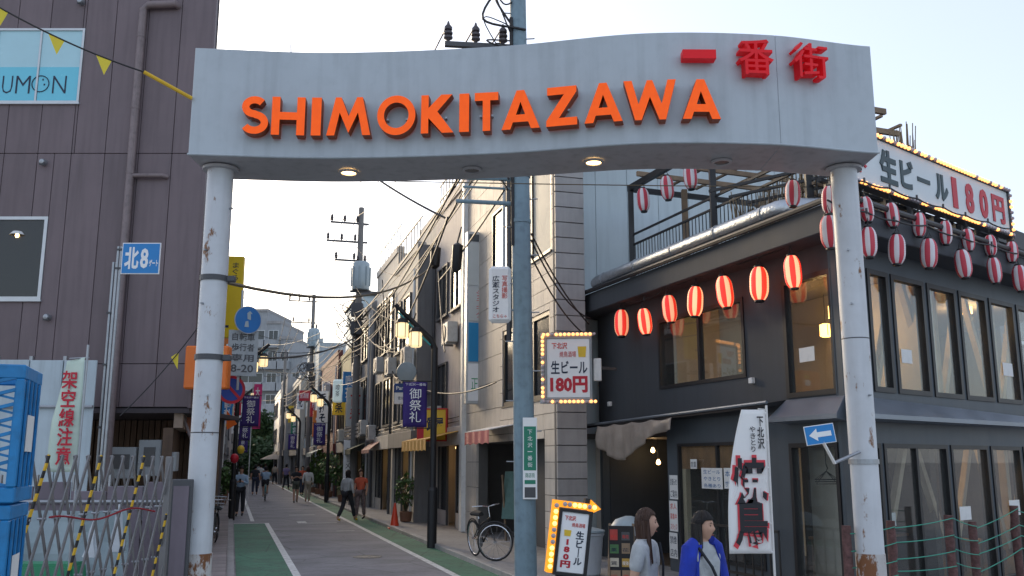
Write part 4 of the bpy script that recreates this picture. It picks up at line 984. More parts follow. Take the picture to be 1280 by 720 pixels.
# entrance recess of the ground floor
box('porch_wall', m_creamt, r1, 1.0, 6.8, 1.2, 1.3, .08, 2.5); box('porch_ceiling', m_joint, r1, 1.2, 6.6, .3, 1.2, 2.35, 2.45)
box('door', m_wood, r1, 4.6, 5.5, 1.1, 1.19, .08, 2.1, bevel=.01); box('display_window', m_dgl, r1, 1.8, 3.4, 1.12, 1.19, 1.2, 2.0, bevel=.01); box('planter', m_joint, r1, 1.8, 3.4, .85, 1.15, .08, .55)
G().tube([(4.3,-.06,H1),(4.3,-.06,4.6)], .06, 8).build('drain_pipe', m_dgrey, r1, smooth=True); G().tube([(3.9,-.06,H1),(3.9,-.06,5.2)], .04, 8).build('drain_pipe', m_white, r1, smooth=True)
def awning(parent, u0, u1, z, mat, out=.8, drop=.35, val=.2, y=0, name='awning', val_mat=None):
    a = put_a = G().add([(u0,y-out,z-drop),(u1,y-out,z-drop),(u1,y,z),(u0,y,z),(u0,y-out,z-drop-.02),(u1,y-out,z-drop-.02),(u1,y,z-.02),(u0,y,z-.02)], [(0,1,2,3),(7,6,5,4),(0,4,5,1),(1,5,6,2),(3,2,6,7),(0,3,7,4)]).build(name, mat, parent)
    n = max(4, int((u1-u0)/.25))
    g = G().grid(lambda s,t: (u0+s*(u1-u0), y-out-.004+.012*math.sin(s*n*3.1), z-drop-.02-t*val*(1-.12*abs(math.sin(s*n*1.57)))), n*4, 2); g.build('valance', val_mat or mat, a, thick=.006)
    return a
awning(r1, 2.4, 4.6, 2.72, m_waw, .6, .12, .3, val_mat=m_raw)
# projecting sign stack facing the camera
sf = Frame(S(6.7,2.75), S(6.7,3.46))
st = thing('stacked_sign', 'tall projecting sign of four stacked panels on the cream tiled building', 'sign', sf.loc(), sf.ang)
xs_ = sf.rect(586,325,613,380)
cell = [(302,390,m_signw),(405,452,M('sky_blue_panel', (.02,.25,.5), .4, var=.05)),(455,500,m_signw)]
zt = sf.hit(600,292)[1]; zb = sf.hit(600,503)[1]
box('casing', m_alu, st, xs_[0]-.05, xs_[1]+.05, 0, .22, zb-.04, zt+.04, bevel=.01)
def sgn(y0, y1, mt, s=None, ink=None, vert=True):
    z1_ = sf.hit(600,y0)[1]; z0_ = sf.hit(600,y1)[1]; c = box('panel', mt, st, xs_[0], xs_[1], -.02, -.003, z0_+.015, z1_-.015)
    if s: text('lettering', s, ink, c, xs_[0]+.2, xs_[1]-.2, z0_+.1, z1_-.1, -.021, .003, vertical=vert)
m_pgrey = M('pale_grey_panel', (.55,.57,.55), .5, var=.05)
sgn(293,303,M('dark_slate_panel', (.06,.07,.08), .5)); sgn(304,358,m_pgrey); sgn(359,402,m_pgrey,'シモキタ',m_inkr); sgn(403,453,cell[1][2]); sgn(454,502,m_signw)
text('lettering', '正', M('green_ink', (.03,.3,.12), .6), st, xs_[0]+.08, xs_[0]+.26, sf.hit(600,487)[1], sf.hit(600,473)[1], -.021, .003)
# blue pale sheet wall behind the terrace
sw = Frame(S(1.7,4.05), S(1.7,13))
bw = thing('sheet_clad_building', 'pale blue sheet clad building behind the roof terrace', 'building', sw.loc(), sw.ang)
box('wall', m_joint, bw, 0, sw.len, .03, 3.5, 0, 9.6)
for i in range(12): box('sheet', m_sheetw, bw, i*.745+.006, (i+1)*.745-.002, 0, .03, 0, 9.58, bevel=.004)

# generic street house
def house(F, h, wm, name, label, wins=(), depth=6.0, gfh=2.6, front=None, parapet=.25, frame=m_dgrey, gm=None, shop=True, roof=None):
    t = thing(name, label, 'building', F.loc(), F.ang); L_ = F.len
    box('wall', wm, t, .01, L_-.01, .02, depth, gfh, h); box('parapet', roof or wm, t, -.02, L_+.02, -.03, .25, h+.002, h+parapet)
    box('side_wall', wm, t, .01, .3, .02, depth, 0, gfh-.002); box('side_wall', wm, t, L_-.3, L_-.01, .02, depth, 0, gfh-.002)
    if shop:
        box('shop_back', m_room, t, .3, L_-.3, 1.2, 1.3, 0, gfh-.002)
        n = max(2, int(L_/1.3)); w = (L_-.6)/n
        for i in range(n):
            f_ = G().box(.3+i*w,.3+i*w+.06,.1,.16,.08,gfh-.1).build('shop_frame', frame, t)
            if i % 3 != 1: box('shop_pane', m_dgl, t, .3+i*w+.06, .3+(i+1)*w, .12, .135, .5, gfh-.15); box('stall_riser', wm, t, .3+i*w+.06, .3+(i+1)*w, .1, .2, .08, .5)
        box('fascia', front or frame, t, .05, L_-.05, -.12, .015, gfh-.25, gfh+.25, bevel=.01)
    for (a,b,c,d,p) in wins: win(t, (a,b,c,d), p, gm or m_dgl, frame, yo=-.05, dep=.09)
    return t
R2 = RF(8.02, 12.2, 3.5)
r2h = house(R2, 9.6, m_pink, 'cream_shop_house', 'cream rendered shop house with yellow awning behind the black lamp post', [(.5,1.9,6.2,7.8,2),(2.4,3.7,6.2,7.8,2),(.5,1.9,3.4,4.8,2)], front=m_pink)
box('corner_fin', m_white, r2h, R2.len-.12, R2.len+.1, -.12, .02, .1, 9.6)
awning(r2h, .2, 3.9, 2.75, m_yaw, 1.0, .25, .3)
for i in range(10): G().bar((.2+i*.42,.1,9.85),(.2+i*.42,.1,10.7),.03).build('roof_rail', m_dgrey, r2h)
for z in (10.2,10.7): G().bar((0,.1,z),(R2.len,.1,z),.035).build('roof_rail', m_dgrey, r2h)
m_dwall = M('dark_grey_render', (.18,.178,.18), .8, var=.12, streak=.2); m_lwall = M('pale_warm_render', (.54,.51,.46), .8, var=.12, streak=.2)
R3 = RF(12.25, 16.8, 2.95)
r3h = house(R3, 8.6, m_lwall, 'narrow_shop_house', 'narrow shop house with dark grey end wall and roof railing', [(.6,1.6,5.6,7.4,1),(2.2,3.4,5.6,7.4,1),(.6,1.6,3.2,4.6,1),(2.2,3.4,3.2,4.6,1)], front=m_dwall)
e3 = box('end_wall', m_dwall, r3h, R3.len, R3.len+.06, .0, 5.5, 0, 8.75); box('roof_room', m_dwall, r3h, 1.0, R3.len-.3, .75, 4.5, 8.6, 10.1); box('roof_room_wall', m_lwall, r3h, 1.0, R3.len-.3, .70, .749, 8.6, 10.1)
for i in range(9): G().bar((.2+i*.5,.1,8.85),(.2+i*.5,.1,9.7),.03).build('roof_rail', m_dgrey, r3h)
G().bar((0,.1,9.7),(R3.len,.1,9.7),.04).build('roof_rail', m_dgrey, r3h)
R4 = RF(16.85, 22.0, 3.05)
r4h = house(R4, 9.5, m_lwall, 'balcony_shop_house', 'pale shop house with tall dark framed windows further down the right', [(.5,1.5,6.0,8.2,1),(2.0,2.9,6.0,8.2,1),(3.4,4.5,6.0,8.2,1),(.6,1.9,3.2,5.0,2),(2.7,4.4,3.2,5.0,2)], frame=m_frame, front=m_lwall)
for i in range(8): G().bar((.1+i*.7,.1,9.7),(.1+i*.7,.1,10.6),.035).build('roof_rail', m_steel, r4h)
G().bar((0,.1,10.6),(R4.len,.1,10.6),.045).build('roof_rail', m_steel, r4h)
m_conc = M('grey_concrete', (.3,.3,.3), .85, var=.15, streak=.3)
R5 = RF(22.05, 28.2, 2.9)
r5h = house(R5, 8.3, m_conc, 'concrete_shop_house', 'grey concrete shop house with black framed upper windows', [(.6,2.2,3.6,5.4,2),(3.4,5.2,3.6,5.4,2),(.6,2.2,6.2,7.7,2),(3.4,5.2,6.2,7.7,2)], frame=m_frame, front=m_dwall)
for i in range(4): box('balcony_slat', m_dwall, r5h, .3, 5.8, -.35, -.31, 2.9+i*.16, 3.02+i*.16)
R6 = RF(28.25, 34.0, 2.95)
r6h = house(R6, 7.2, M('yellowish_render', (.42,.37,.2), .8, var=.15, streak=.3), 'yellow_shop_house', 'small yellowish shop house past the concrete one', [(.7,2.3,3.5,5.2,2),(3.3,4.9,3.5,5.2,2)], frame=m_frame, front=m_dwall)
R7 = RF(34.05, 44.0, 2.8)
r7h = house(R7, 7.6, M('red_brown_render', (.16,.05,.045), .75, var=.15, streak=.2), 'red_brown_shop_house', 'red brown shop house on the right with a white lit sign', [(1.2,2.2,3.6,5.4,1),(4.0,5.2,3.6,5.4,1),(7.0,8.2,3.6,5.4,1)], front=M('maroon_board', (.14,.035,.035), .7))
m_bgrey = M('blue_grey_render', (.42,.48,.5), .8, var=.12, streak=.2)
farR = [(44.05,54,2.6,9.5,m_bgrey,'pale blue grey house beyond the red brown one'),(54.05,64,2.2,8.0,m_lwall,'cream house beyond the blue grey one on the right'),(64.05,74,1.75,9.0,m_conc,'grey house before the hedge on the right'),(74.05,86,1.7,8.4,m_white,'last white house on the right before the hedge')]
for a,b,v,h,wm,lab in farR:
    F = RF(a,b,v); house(F, h, wm, 'street_house', lab, [(x,x+1.4,z,z+1.5,2) for z in (3.6,6.2) for x in (1.0,3.6,6.4) if x+1.5 < F.len], front=m_dwall)
# white blue house standing back behind the concrete one
bk = Frame(S(30.0,3.4), S(30.0,12)); hb_ = thing('pale_blue_house', 'pale blue house end wall showing above the small yellowish house', 'building', bk.loc(), bk.ang)
box('wall', M('pale_blue_render', (.5,.6,.64), .7, var=.06, streak=.12), hb_, 0, 5, 0, 6, 0, 10.2); box('roof', m_dgrey, hb_, -.15, 5.2, -.15, 6.2, 10.2, 10.4); win(hb_, (1.2,2.6,7.6,9.0), 2, m_dgl, m_alu, yo=-.05)

# ------------------------------------------------------------------ left side of the street
LB = [(9.6,17.5,-3.55,8.2,m_brown,'brown boarded shop house just past the tan tiled one'),(17.6,27,-3.35,8.6,m_conc,'grey concrete shop house on the left past the brown one'),(27.1,38,-3.1,7.2,m_lwall,'cream shop house on the left halfway down the street'),
      (38.1,50,-2.9,8.2,m_bgrey,'blue grey shop house on the far left row'),(50.1,62,-2.75,7.0,m_conc,'low grey house on the left near the street bend'),(62.1,74,-2.5,8.0,m_pink,'pinkish house on the left near the street bend'),(74.1,88,-2.2,7.0,m_lwall,'last cream house on the left before the apartment block')]
for a,b,v,h,wm,lab in LB:
    F = LF(a,b,v); house(F, h, wm, 'street_house', lab, [(x,x+1.4,z,z+1.4,2) for z in (3.5,5.9) for x in (.8,3.2,5.8) if x+1.5 < F.len and z+1.5 < h], front=m_dwall)
# stepped apartment block closing the view
ap = thing('apartment_block', 'stepped white apartment block closing the view down the street', 'building', (at(284,600,118).x,118,0), R(-4))
m_apt = M('apartment_white', (.3,.32,.335), .8, var=.1, streak=.2)
W_ = at(392,600,118).x-at(262,600,118).x
steps = [(0,4.2,21),(4.2,6.0,19.4),(6.0,7.5,17.4),(7.5,9.0,15),(9.0,10.2,12.6),(10.2,W_-2,10)]
for a,b,h in steps:
    box('tower', m_apt, ap, a, b-.02, 0, 10, 0, h); box('roof_edge', m_conc, ap, a-.1, b+.02, -.15, 10, h, h+.35)
    z = 2.8
    while z+2.0 < h:
        box('balcony', m_apt, ap, a+.05, b-.1, -1.1, -.02, z-.35, z+.7); 
        w = win(ap, (a+.2,b-.3,z+.75,z+2.0), 2, m_dgl, m_alu, yo=-.08, dep=.1)
        z += 2.75
# hedge at the end
rnd = random.Random(5)
def leafball(g, c, r, n, s):
    for _ in range(n):
        d = Vector((rnd.gauss(0,1),rnd.gauss(0,1),rnd.gauss(0,1))).normalized(); p = Vector(c)+Vector((d.x*r[0],d.y*r[1],d.z*r[2]))*rnd.uniform(.55,1.05)
        a = Vector((rnd.gauss(0,1),rnd.gauss(0,1),rnd.gauss(0,1))).normalized(); b = a.orthogonal().normalized(); a *= s*rnd.uniform(.6,1.3); b *= s*.6*rnd.uniform(.6,1.3)
        g.add([p-a,p+b,p+a,p-b], [(0,1,2,3)])
m_leaf = M('leaf_green', (.06,.12,.03), .7, var=.5, scale=3); m_leaf2 = M('leaf_dark_green', (.035,.075,.025), .7, var=.5, scale=3); m_trunk = M('bark', (.08,.06,.045), .9, var=.3)
def tree(p, h, cr, label, mat, n=700, ls=.16, group=None, cat_='tree', nm='street_tree'):
    t = thing(nm, label, cat_, p, rnd.uniform(0,6), group)
    g = G().tube([(0,0,0),(.05,.02,h*.35),(0,.05,h*.7)], [h*.03,h*.022,h*.01], 8)
    for k in range(4):
        a = k*1.6; g.tube([(.03,.02,h*(.3+.08*k)),(cr*.5*math.cos(a),cr*.5*math.sin(a),h*(.55+.08*k))], [h*.012,h*.005], 6)
    g.build('trunk', m_trunk, t)
    g = G()
    for k in range(9):
        a = rnd.uniform(0,6.28); d = rnd.uniform(0,.6)*cr; leafball(g, (d*math.cos(a),d*math.sin(a),h*rnd.uniform(.55,.95)), (cr*.5,cr*.5,h*.16), n//9, ls)
    g.build('crown', mat, t); return t
for k, (px, Y, h, cr) in enumerate(((322,104,7.0,2.6),(340,108,6.4,2.8),(358,104,6.8,2.6),(374,100,5.5,2.2))):
    q_ = at(px,590,Y); tree((q_.x,q_.y,0), h, cr, ('leftmost','second','third','rightmost')[k]+' bushy green tree at the end of the street', m_leaf if k % 2 else m_leaf2, 1000, .28, 'trees at the end of the street')

g = G()
for k in range(14):
    q_ = at(306+k*5.2, 590, 99+2*math.sin(k*2.1)); leafball(g, (q_.x,q_.y,rnd.uniform(1.2,3.2)), (1.3,1.2,1.7), 260, .26)
tag(g.build('hedge', m_leaf2), 'dark green hedge closing the far end of the street', 'hedge', kind='stuff')
# ------------------------------------------------------------------ utility poles
m_pole = M('blue_grey_pole_paint', (.2,.29,.34), .55, var=.12, scale=2, streak=.2, grime=.2); m_cpole = M('concrete_pole', (.2,.19,.18), .8, var=.15, streak=.2)
m_trans = M('transformer_grey', (.33,.4,.43), .5, var=.08, streak=.12); m_porc = M('dark_porcelain', (.07,.06,.065), .3)
def curve_pts(P_, n=6):
    P_ = [Vector(p) for p in P_]; P_ = [P_[0]*2-P_[1]]+P_+[P_[-1]*2-P_[-2]]; out = []
    for i in range(1, len(P_)-2):
        for j in range(n):
            s = j/n; a, b, c, d = P_[i-1:i+3]; out.append(.5*((2*b)+(c-a)*s+(2*a-5*b+4*c-d)*s*s+(3*b-a-3*c+d)*s**3))
    return out+[P_[-2]]
ins_me = G().lathe([(.012,-.06),(.02,-.02),(.05,0),(.05,.02),(.028,.035),(.05,.05),(.05,.07),(.028,.09),(.045,.1),(.045,.13),(.02,.16),(.008,.2)], n=10).mesh('insulator', m_porc, smooth=.8)
def upole(p, h, r, label, mat, lean=0.0):
    t = thing('utility_pole', label, 'utility pole', p)
    G().tube([(lean*k/8,0,h*k/8) for k in range(9)], [r*(1-.28*k/8) for k in range(9)], 20).build('shaft', mat, t, smooth=True)
    k = 0; z = 1.9
    while z < h-.5:
        s = 1 if k % 2 else -1; x = lean*z/h; G().tube([(x+s*r*.7,-.05,z),(x+s*(r+.1),-.07,z)], .011, 6).build('step_bolt', m_steel, t); z += .45; k += 1
    for z in (5.6,6.35,8.3):
        if z < h: G().lathe([(r*.96,-.03),(r*.96,.03)], (lean*z/h,0,z), 20).build('band', mat, t)
    return t
def crossarm(t, x, y, z, ang, l0, l1, ni=3, name='crossarm', w=.08, flip=False):
    d = Vector((math.cos(ang),math.sin(ang),0)); a = Vector((x,y,z))+d*l0; b = Vector((x,y,z))+d*l1
    c = G().bar(a,b,w).build(name, m_dgrey, t); out = []
    for i in range(ni):
        q_ = a.lerp(b, .3+.66*i/max(1,ni-1)); o_ = inst('insulator', ins_me, t, q_+Vector((0,0,.1)), (0,0,0), (1.5,1.5,1.5)); out.append(q_+Vector((0,0,.36)))
    return out
PA = math.atan2(SNOR.y, SNOR.x)
P1 = at(657,500,14.0); P1.z = 0
u1_ = upole(P1, 13.5, .165, 'blue grey utility pole with green plate in front of tiled building', m_pole, -.16)
hv1 = crossarm(u1_, -.1, 0, 8.52, math.pi+.12, -.15, 1.2, 3); crossarm(u1_, -.12, 0, 10.6, math.pi+.12, -.6, 1.2, 3)
for k, (z, l) in enumerate(((6.28,1.15),(5.88,1.1),(6.12,1.0))):
    G().tube([(-.05,-.02,z),(-l,.35,z+.16)], .035 if k < 2 else .02, 8).build('bracket_arm', m_pole, u1_, smooth=True)
for z, s in ((8.15,.14),(7.75,.1)): G().lathe([(.09,-s),(.11,-s*.8),(.11,s*.8),(.07,s)], (-.3,-.05,z), 12).build('cable_box', m_black, u1_)
rr_ = random.Random(11)
for k in range(30):                                    # knot of service drops round the shaft
    a = rr_.uniform(0,6.28); z = rr_.uniform(6.6,9.7); L_ = rr_.uniform(.25,.6)
    G().tube(curve_pts([(-.08,0,z),(-.08-L_*.5,rr_.uniform(-.25,.2),z+rr_.uniform(-.3,.3)),(-.08-L_,rr_.uniform(-.3,.2),z+rr_.uniform(-.6,.5)),(-.1+rr_.uniform(-.2,.12),-.12,z-rr_.uniform(.2,.7))]), rr_.choice((.01,.014,.02)), 5).build('service_loop', m_wire, u1_, smooth=True)
G().tube([(-.19,-.08,5.2),(-.2,-.1,6.5),(-.22,-.1,9.0)], .03, 8).build('riser_cable', m_wire, u1_)
P2 = S(24,2.55); u2_ = upole(P2, 13.1, .17, 'concrete utility pole with grey transformer halfway down the right side', m_cpole)
P3 = S(48,2.45); u3_ = upole(P3, 13.3, .17, 'second concrete pole with transformer further down the right side', m_cpole)
P4 = S(66,1.6); u4_ = upole(P4, 11.5, .16, 'thin distant utility pole in front of the apartment block', m_cpole)
def transformer(t, x, y, z):
    c = G().lathe([(.36,0),(.38,.03),(.38,1.15),(.34,1.2),(.3,1.24)], (x,y,z), 18).build('transformer', m_trans, t, smooth=.7)
    for a in range(8): G().box(-.01,.01,.38,.44,z+.15,z+1.0).build('cooling_fin', m_trans, c).matrix_local = Matrix.Translation((x,y,0)) @ Matrix.Rotation(a*.785,4,'Z')
    for s in (-.15,.15): inst('insulator', ins_me, c, (x+s,y,z+1.28), (0,0,0), (1.6,1.6,1.6))
    G().bar((x-.45,y,z-.06),(x+.45,y,z-.06),.1).build('bracket', m_dgrey, c)
transformer(u2_, .15, -.5, 9.25); transformer(u3_, .2,-.5, 9.6)
hv2 = crossarm(u2_, 0,0,12.35, PA+math.pi, -.35, 1.35, 3); hv2b = crossarm(u2_, 0,0,11.5, PA+math.pi, -.3, 1.5, 3); crossarm(u2_, 0,0,10.65, PA+math.pi, -.1, 1.1, 2)
hv3 = crossarm(u3_, 0,0,12.8, PA+math.pi, -.3, 1.7, 3); crossarm(u3_, 0,0,11.3, PA+math.pi, -.2, 1.4, 2); hv4 = crossarm(u4_, 0,0,10.8, PA+math.pi, -.6, .9, 3)
for t_, z in ((u2_,7.6),(u2_,8.4),(u3_,8.2)):
    for k in range(8):
        a = rr_.uniform(0,6.28); L_ = rr_.uniform(.5,1.1); G().tube(curve_pts([(0,0,z+rr_.uniform(-.6,.6)),(L_*.6*math.cos(a),L_*.6*math.sin(a),z+rr_.uniform(-.3,.5)),(L_*math.cos(a),L_*math.sin(a),z+rr_.uniform(-.9,.2)),(.1,-.1,z-rr_.uniform(.6,1.2))]), .022, 5).build('service_loop', m_wire, t_, smooth=True)
    G().box(-.25,.25,-.45,-.2,z-.3,z+.3).build('cable_box', m_dgrey, t_, bevel=.03)
W2 = lambda P, q_: Vector((P.x+q_.x, P.y+q_.y, q_.z))
def wire(a, b, sag, r, label, group=None, mat=None):
    a = Vector(a); o = thing('overhead_cable', label, 'cable', a, 0, group)
    G().tube([p-a for p in cat(a, b, sag, 16)], r, 5).build('strand', mat or m_wire, o, smooth=True); return o
GA = 'overhead wires between the street poles'
PN = ('from the blue grey pole to the concrete transformer pole','between the two concrete transformer poles','from the second transformer pole to the distant thin pole')
for i in range(3):
    w_ = ('leftmost','middle','rightmost')[i]+' thin high wire '
    wire(W2(P1,hv1[i]), W2(P2,hv2[i]), .5, .013, w_+PN[0], GA)
    wire(W2(P2,hv2[i]), W2(P3,hv3[i]), .5, .016, w_+PN[1], GA)
    wire(W2(P3,hv3[i]), W2(P4,hv4[i]), .4, .018, w_+PN[2], GA)
GB = 'telephone cables along the right side of the street'
for k, (z1_, z2_, r_, off) in enumerate(((7.6,7.9,.035,-.25),(7.0,7.4,.02,-.3),(6.4,7.0,.028,-1.1),(6.0,6.6,.022,-1.1),(6.2,6.8,.016,-1.0),(7.3,8.3,.016,-.4),(6.75,7.6,.014,-.6))):
    w_ = ('topmost','third highest','fifth highest','lowest','sixth highest','second highest','fourth highest')[k]+' telephone cable '
    wire((P1.x+off,P1.y+(.35 if off < -.9 else .05),z1_), (P2.x-.2,P2.y,z2_), .3+.07*k, r_*.7, w_+PN[0], GB)
    wire((P2.x-.2,P2.y,z2_), (P3.x-.1,P3.y,z2_+.2), .4, r_*.65, w_+PN[1], GB)
    if k < 3: wire((P3.x-.1,P3.y,z2_+.2), (P4.x,P4.y,z2_-.4), .4, r_, w_+PN[2], GB)
m_wbrown = M('brown_cable', (.11,.085,.05), .7)
wire(at(277,352,10.0), at(548,326,27), .55, .022, 'brownish cable slung from the left pillar across the street', mat=m_wbrown)
wire(at(246,437,20), (P2.x,P2.y,7.3), .5, .03, 'thick dark cable slung from the left signs to the concrete pole')
wire(at(470,226,12.4), at(1110,234,12.6), .02, .008, 'thin brown wire running level just below the gate beam', mat=m_wbrown)
wire(at(450,208,17), at(556,272,14.3), .05, .02, 'dark cable descending from gate beam to the bracket arms')
for k, (a, b) in enumerate((((664,292,14),(736,405,17.2)),((663,318,14),(734,420,17.4)),((664,300,14),(738,398,17.0)))):
    wire(at(*a), at(*b), .12+.06*k, .014, ('upper','lower','middle')[k]+' black service cable from the blue grey pole down to the dark restaurant', 'service cables to the restaurant')
for k, (a, b, s_) in enumerate((((630,238,14.2),(548,352,26),.1),((560,272,14.4),(470,430,36),1.0),((478,350,36),(500,470,30),1.6),((500,470,30),(620,478,21),.5),((548,340,26),(556,440,21.5),.2),((470,395,38),(520,392,22),1.4),((410,420,60),(300,410,38),.6),((385,440,70),(330,470,40),.7))):
    wire(at(*a), at(*b), s_*.8, .02 if k < 5 else .014, ('thick black bundle of cable sloping past the cream facade','drooping cable from bracket arm toward the far pole','black looped cable drooping in front of the far facades','slack cable from the facade to the stacked sign','cable dropping from the bundle to the lamp post','drooping cable between concrete pole and lamp arm','thin far cable crossing the street above the banners','thin far cable in front of the apartment block')[k])
for k, (a, b, s_) in enumerate((((300,372,30),(440,330,40),.8),((296,430,26),(470,415,34),.7),((310,455,45),(455,440,36),.9),((320,500,60),(420,470,44),.6),((335,430,80),(440,395,40),.7),((440,300,40),(500,345,30),.5),((440,350,40),(520,400,28),.9),((440,385,40),(500,440,27),.8),((395,430,62),(445,420,40),.5),((395,465,62),(460,470,33),.8))):
    wire(at(*a), at(*b), s_*.7, .012, 'thin sagging service wire, %s of those crossing above the far street' % ('first','second','third','fourth','fifth','sixth','seventh','eighth','ninth','tenth')[k], 'service wires crossing the far street')
for k, (px, py, Y) in enumerate(((544,322,26),(571,322,20))):
    q_ = at(px,py,Y); t = thing('cable_closure', ('larger','smaller')[k]+' black cable closure hanging on the overhead cables', 'cable box', q_)
    G().tube([(0,0,.34),(.02,0,.28),(-.01,0,-.25),(-.03,0,-.34)], [.03,.15-.03*k,.14-.03*k,.05], 10).build('case', m_black, t, smooth=True); G().tube([(0,0,.3),(.1,0,.7)], .02, 5).build('strap', m_black, t)

# ------------------------------------------------------------------ street lamps with banners
m_lampw = M('lit_lantern_glass', (1,.85,.55), .4, var=0, emit=.55, ecol=(1,.74,.38)); m_purple = M('purple_cloth', (.04,.02,.16), .75, var=.1); m_teal = M('teal_enamel', (.02,.3,.3), .4)
def street_lamp(u, v, side, label, banner=True, txt='御祭礼', h=4.5, blabel=None, glow=False):
    p = S(u, v, .0); t = thing('street_lamp', label, 'street lamp', p, SA, 'lantern street lamps')
    G().tube([(0,0,0),(0,0,1.25)], .11, 12).build('base', m_black, t, smooth=True); G().lathe([(.125,0),(.1,.08)], (0,0,1.25), 12).build('collar', m_black, t)
    G().tube([(0,0,1.25),(0,0,h)], .075, 12).build('pole', m_black, t, smooth=True)
    s = side; G().tube([(0,0,h-.02),(s*.1,0,h+.2),(s*.95,0,h+.98)], [.075,.07,.05], 10).build('arm', m_black, t, smooth=True)
    G().bar((s*.12,-.07,h+.05),(s*.9,-.07,h+.8),.05,.03).build('arm_trim', m_teal, t)
    for k, (x, z) in enumerate(((s*.46,h+.02),(s*.78,h+.22))):
        l = G().lathe([(.11,-.02),(.15,.02),(.15,.3),(.12,.33)], (x,-.02,z), 10).build('lantern', m_lampw, t)
        G().lathe([(.17,.33),(.12,.42),(.03,.47)], (x,-.02,z), 10).build('lantern_cap', m_black, l)
        for a in range(5): G().bar((x+.152*math.cos(a*1.257),-.02+.152*math.sin(a*1.257),z-.02),(x+.152*math.cos(a*1.257),-.02+.152*math.sin(a*1.257),z+.33),.014).build('lantern_rib', m_black, l)
        G().tube([(x,-.02,z+.45),(x,-.02,h+abs(x)*.86+.08)], .012, 5).build('hanger', m_black, l)
    for z in (h-.78,h-1.85): G().tube([(0,0,z),(s*.78,0,z)], .014, 6).build('banner_arm', m_black, t)
    if banner:
        b = thing('street_banner', blabel or 'purple festival banner', 'banner', p, SA, 'purple festival banners on the lamps')
        G().grid(lambda a,c: (s*(.16+.56*a), .025*math.sin(a*5+c*3), h-1.83+1.03*c), 8, 10).build('cloth', m_purple, b, smooth=True, thick=.004)
        x0, x1 = sorted((s*.3, s*.58)); 
        for y_, rot in ((-.03, 0),): text('lettering', txt, m_signw, b, x0, x1, h-1.72, h-.95, y_, .004, vertical=True, bold=.03)
        text('lettering', '下北沢一番街', m_signw, b, min(s*.2,s*.68), max(s*.2,s*.68), h-.89, h-.83, -.03, .004)
    return t
street_lamp(4.75, 1.95, -1, 'nearest black street lamp with two lanterns on the right', blabel='purple banner with white writing on the nearest black lamp')
street_lamp(16.5, -2.35, 1, 'black lantern lamp on the left beside the light blue shirt', h=4.9, blabel='purple banner on the left lamp behind the no parking sign')
street_lamp(29, 1.95, -1, 'second lantern lamp on the right side of the street', blabel='small purple banner on the second lamp on the right')
street_lamp(33, -2.3, 1, 'second lantern lamp on the left side of the street', h=4.8, blabel='small purple banner on the second lamp on the left')
street_lamp(47, 1.8, -1, 'third lantern lamp on the right far down the street', blabel='tiny purple banner on the third lamp on the right')
street_lamp(50, -2.2, 1, 'third lantern lamp on the left far down the street', blabel='tiny purple banner on the third lamp on the left')
street_lamp(66, -1.9, 1, 'farthest lantern lamp on the left before the trees', blabel='farthest tiny purple banner on the left')

# ------------------------------------------------------------------ signs
def board(name, label, px0, py0, px1, py1, Y, mat, depth=.12, rz=0.0, tilt=0.0, cat_='sign', frame=None, bevel=.008):
    a = at(px0,py0,Y); b = at(px1,py1,Y); w = b.x-a.x; h = a.z-b.z
    t = thing(name, label, cat_, ((a.x+b.x)/2, Y, b.z), rz); t.rotation_euler.y = tilt
    bd = box('panel', mat, t, -w/2, w/2, 0, depth, 0, h, bevel=bevel)
    if frame: 
        f = G(); e = .035; f.box(-w/2-e,w/2+e,-.02,depth+.02,-e,-.002); f.box(-w/2-e,w/2+e,-.02,depth+.02,h+.002,h+e); f.box(-w/2-e,-w/2-.002,-.02,depth+.02,0,h); f.box(w/2+.002,w/2+e,-.02,depth+.02,0,h); f.build('frame', frame, t)
    return t, w, h
t, w, h = board('studio_sign', 'white rounded vertical sign with dark writing on the blue grey pole', 611,332,639,403, 13.9, m_signw, .14, frame=None, bevel=.05)
text('lettering', '広瀬スタジオ', m_ink, t, -w*.34,-w*.02, h*.18,h*.82, -.001,.004, vertical=True, bold=.01); text('lettering', '写真撮影', m_inkr, t, w*.08,w*.34, h*.42,h*.82, -.001,.004, vertical=True)
text('lettering', 'こちら→', m_inkr, t, -w*.3,w*.3, h*.08,h*.14, -.001,.004)
for z in (.2,.7): G().tube([(w/2-.02,.07,z),(w/2+.12,.07,z)], .015, 6).build('bracket', m_steel, t)
# plates strapped to the pole
m_gpl = M('green_plate', (.01,.2,.12), .45, var=.05)
q0 = at(664,522,13.78); q1 = at(664,624,13.78)
t = thing('pole_plate', 'narrow green and white plates strapped to the blue grey pole', 'sign', (q0.x-.01,13.78,0)); zz = lambda y: at(664,y,13.78).z
box('plate', m_signw, t, -.115,.095,0,.012, zz(624), zz(522), bevel=.003); box('green_face', m_gpl, t, -.1,.08,-.004,-.0005, zz(588), zz(533)); box('green_face', m_gpl, t, -.09,.07,-.004,-.0005, zz(605), zz(600)); box('dark_face', m_dgrey, t, -.09,.07,-.004,-.0005, zz(622), zz(609))

for k_, c_ in enumerate('下北沢一番街'):
    zc_ = zz(536)-(k_+.5)*(zz(536)-zz(585))/6; text('lettering', c_, m_signw, t, -.045,.025, zc_-(.034 if c_ != '一' else .005), zc_+(.034 if c_ != '一' else .005), -.005,.002)
text('lettering', '商店街', m_gpl, t, -.08,.06, zz(597), zz(591), -.002,.002)
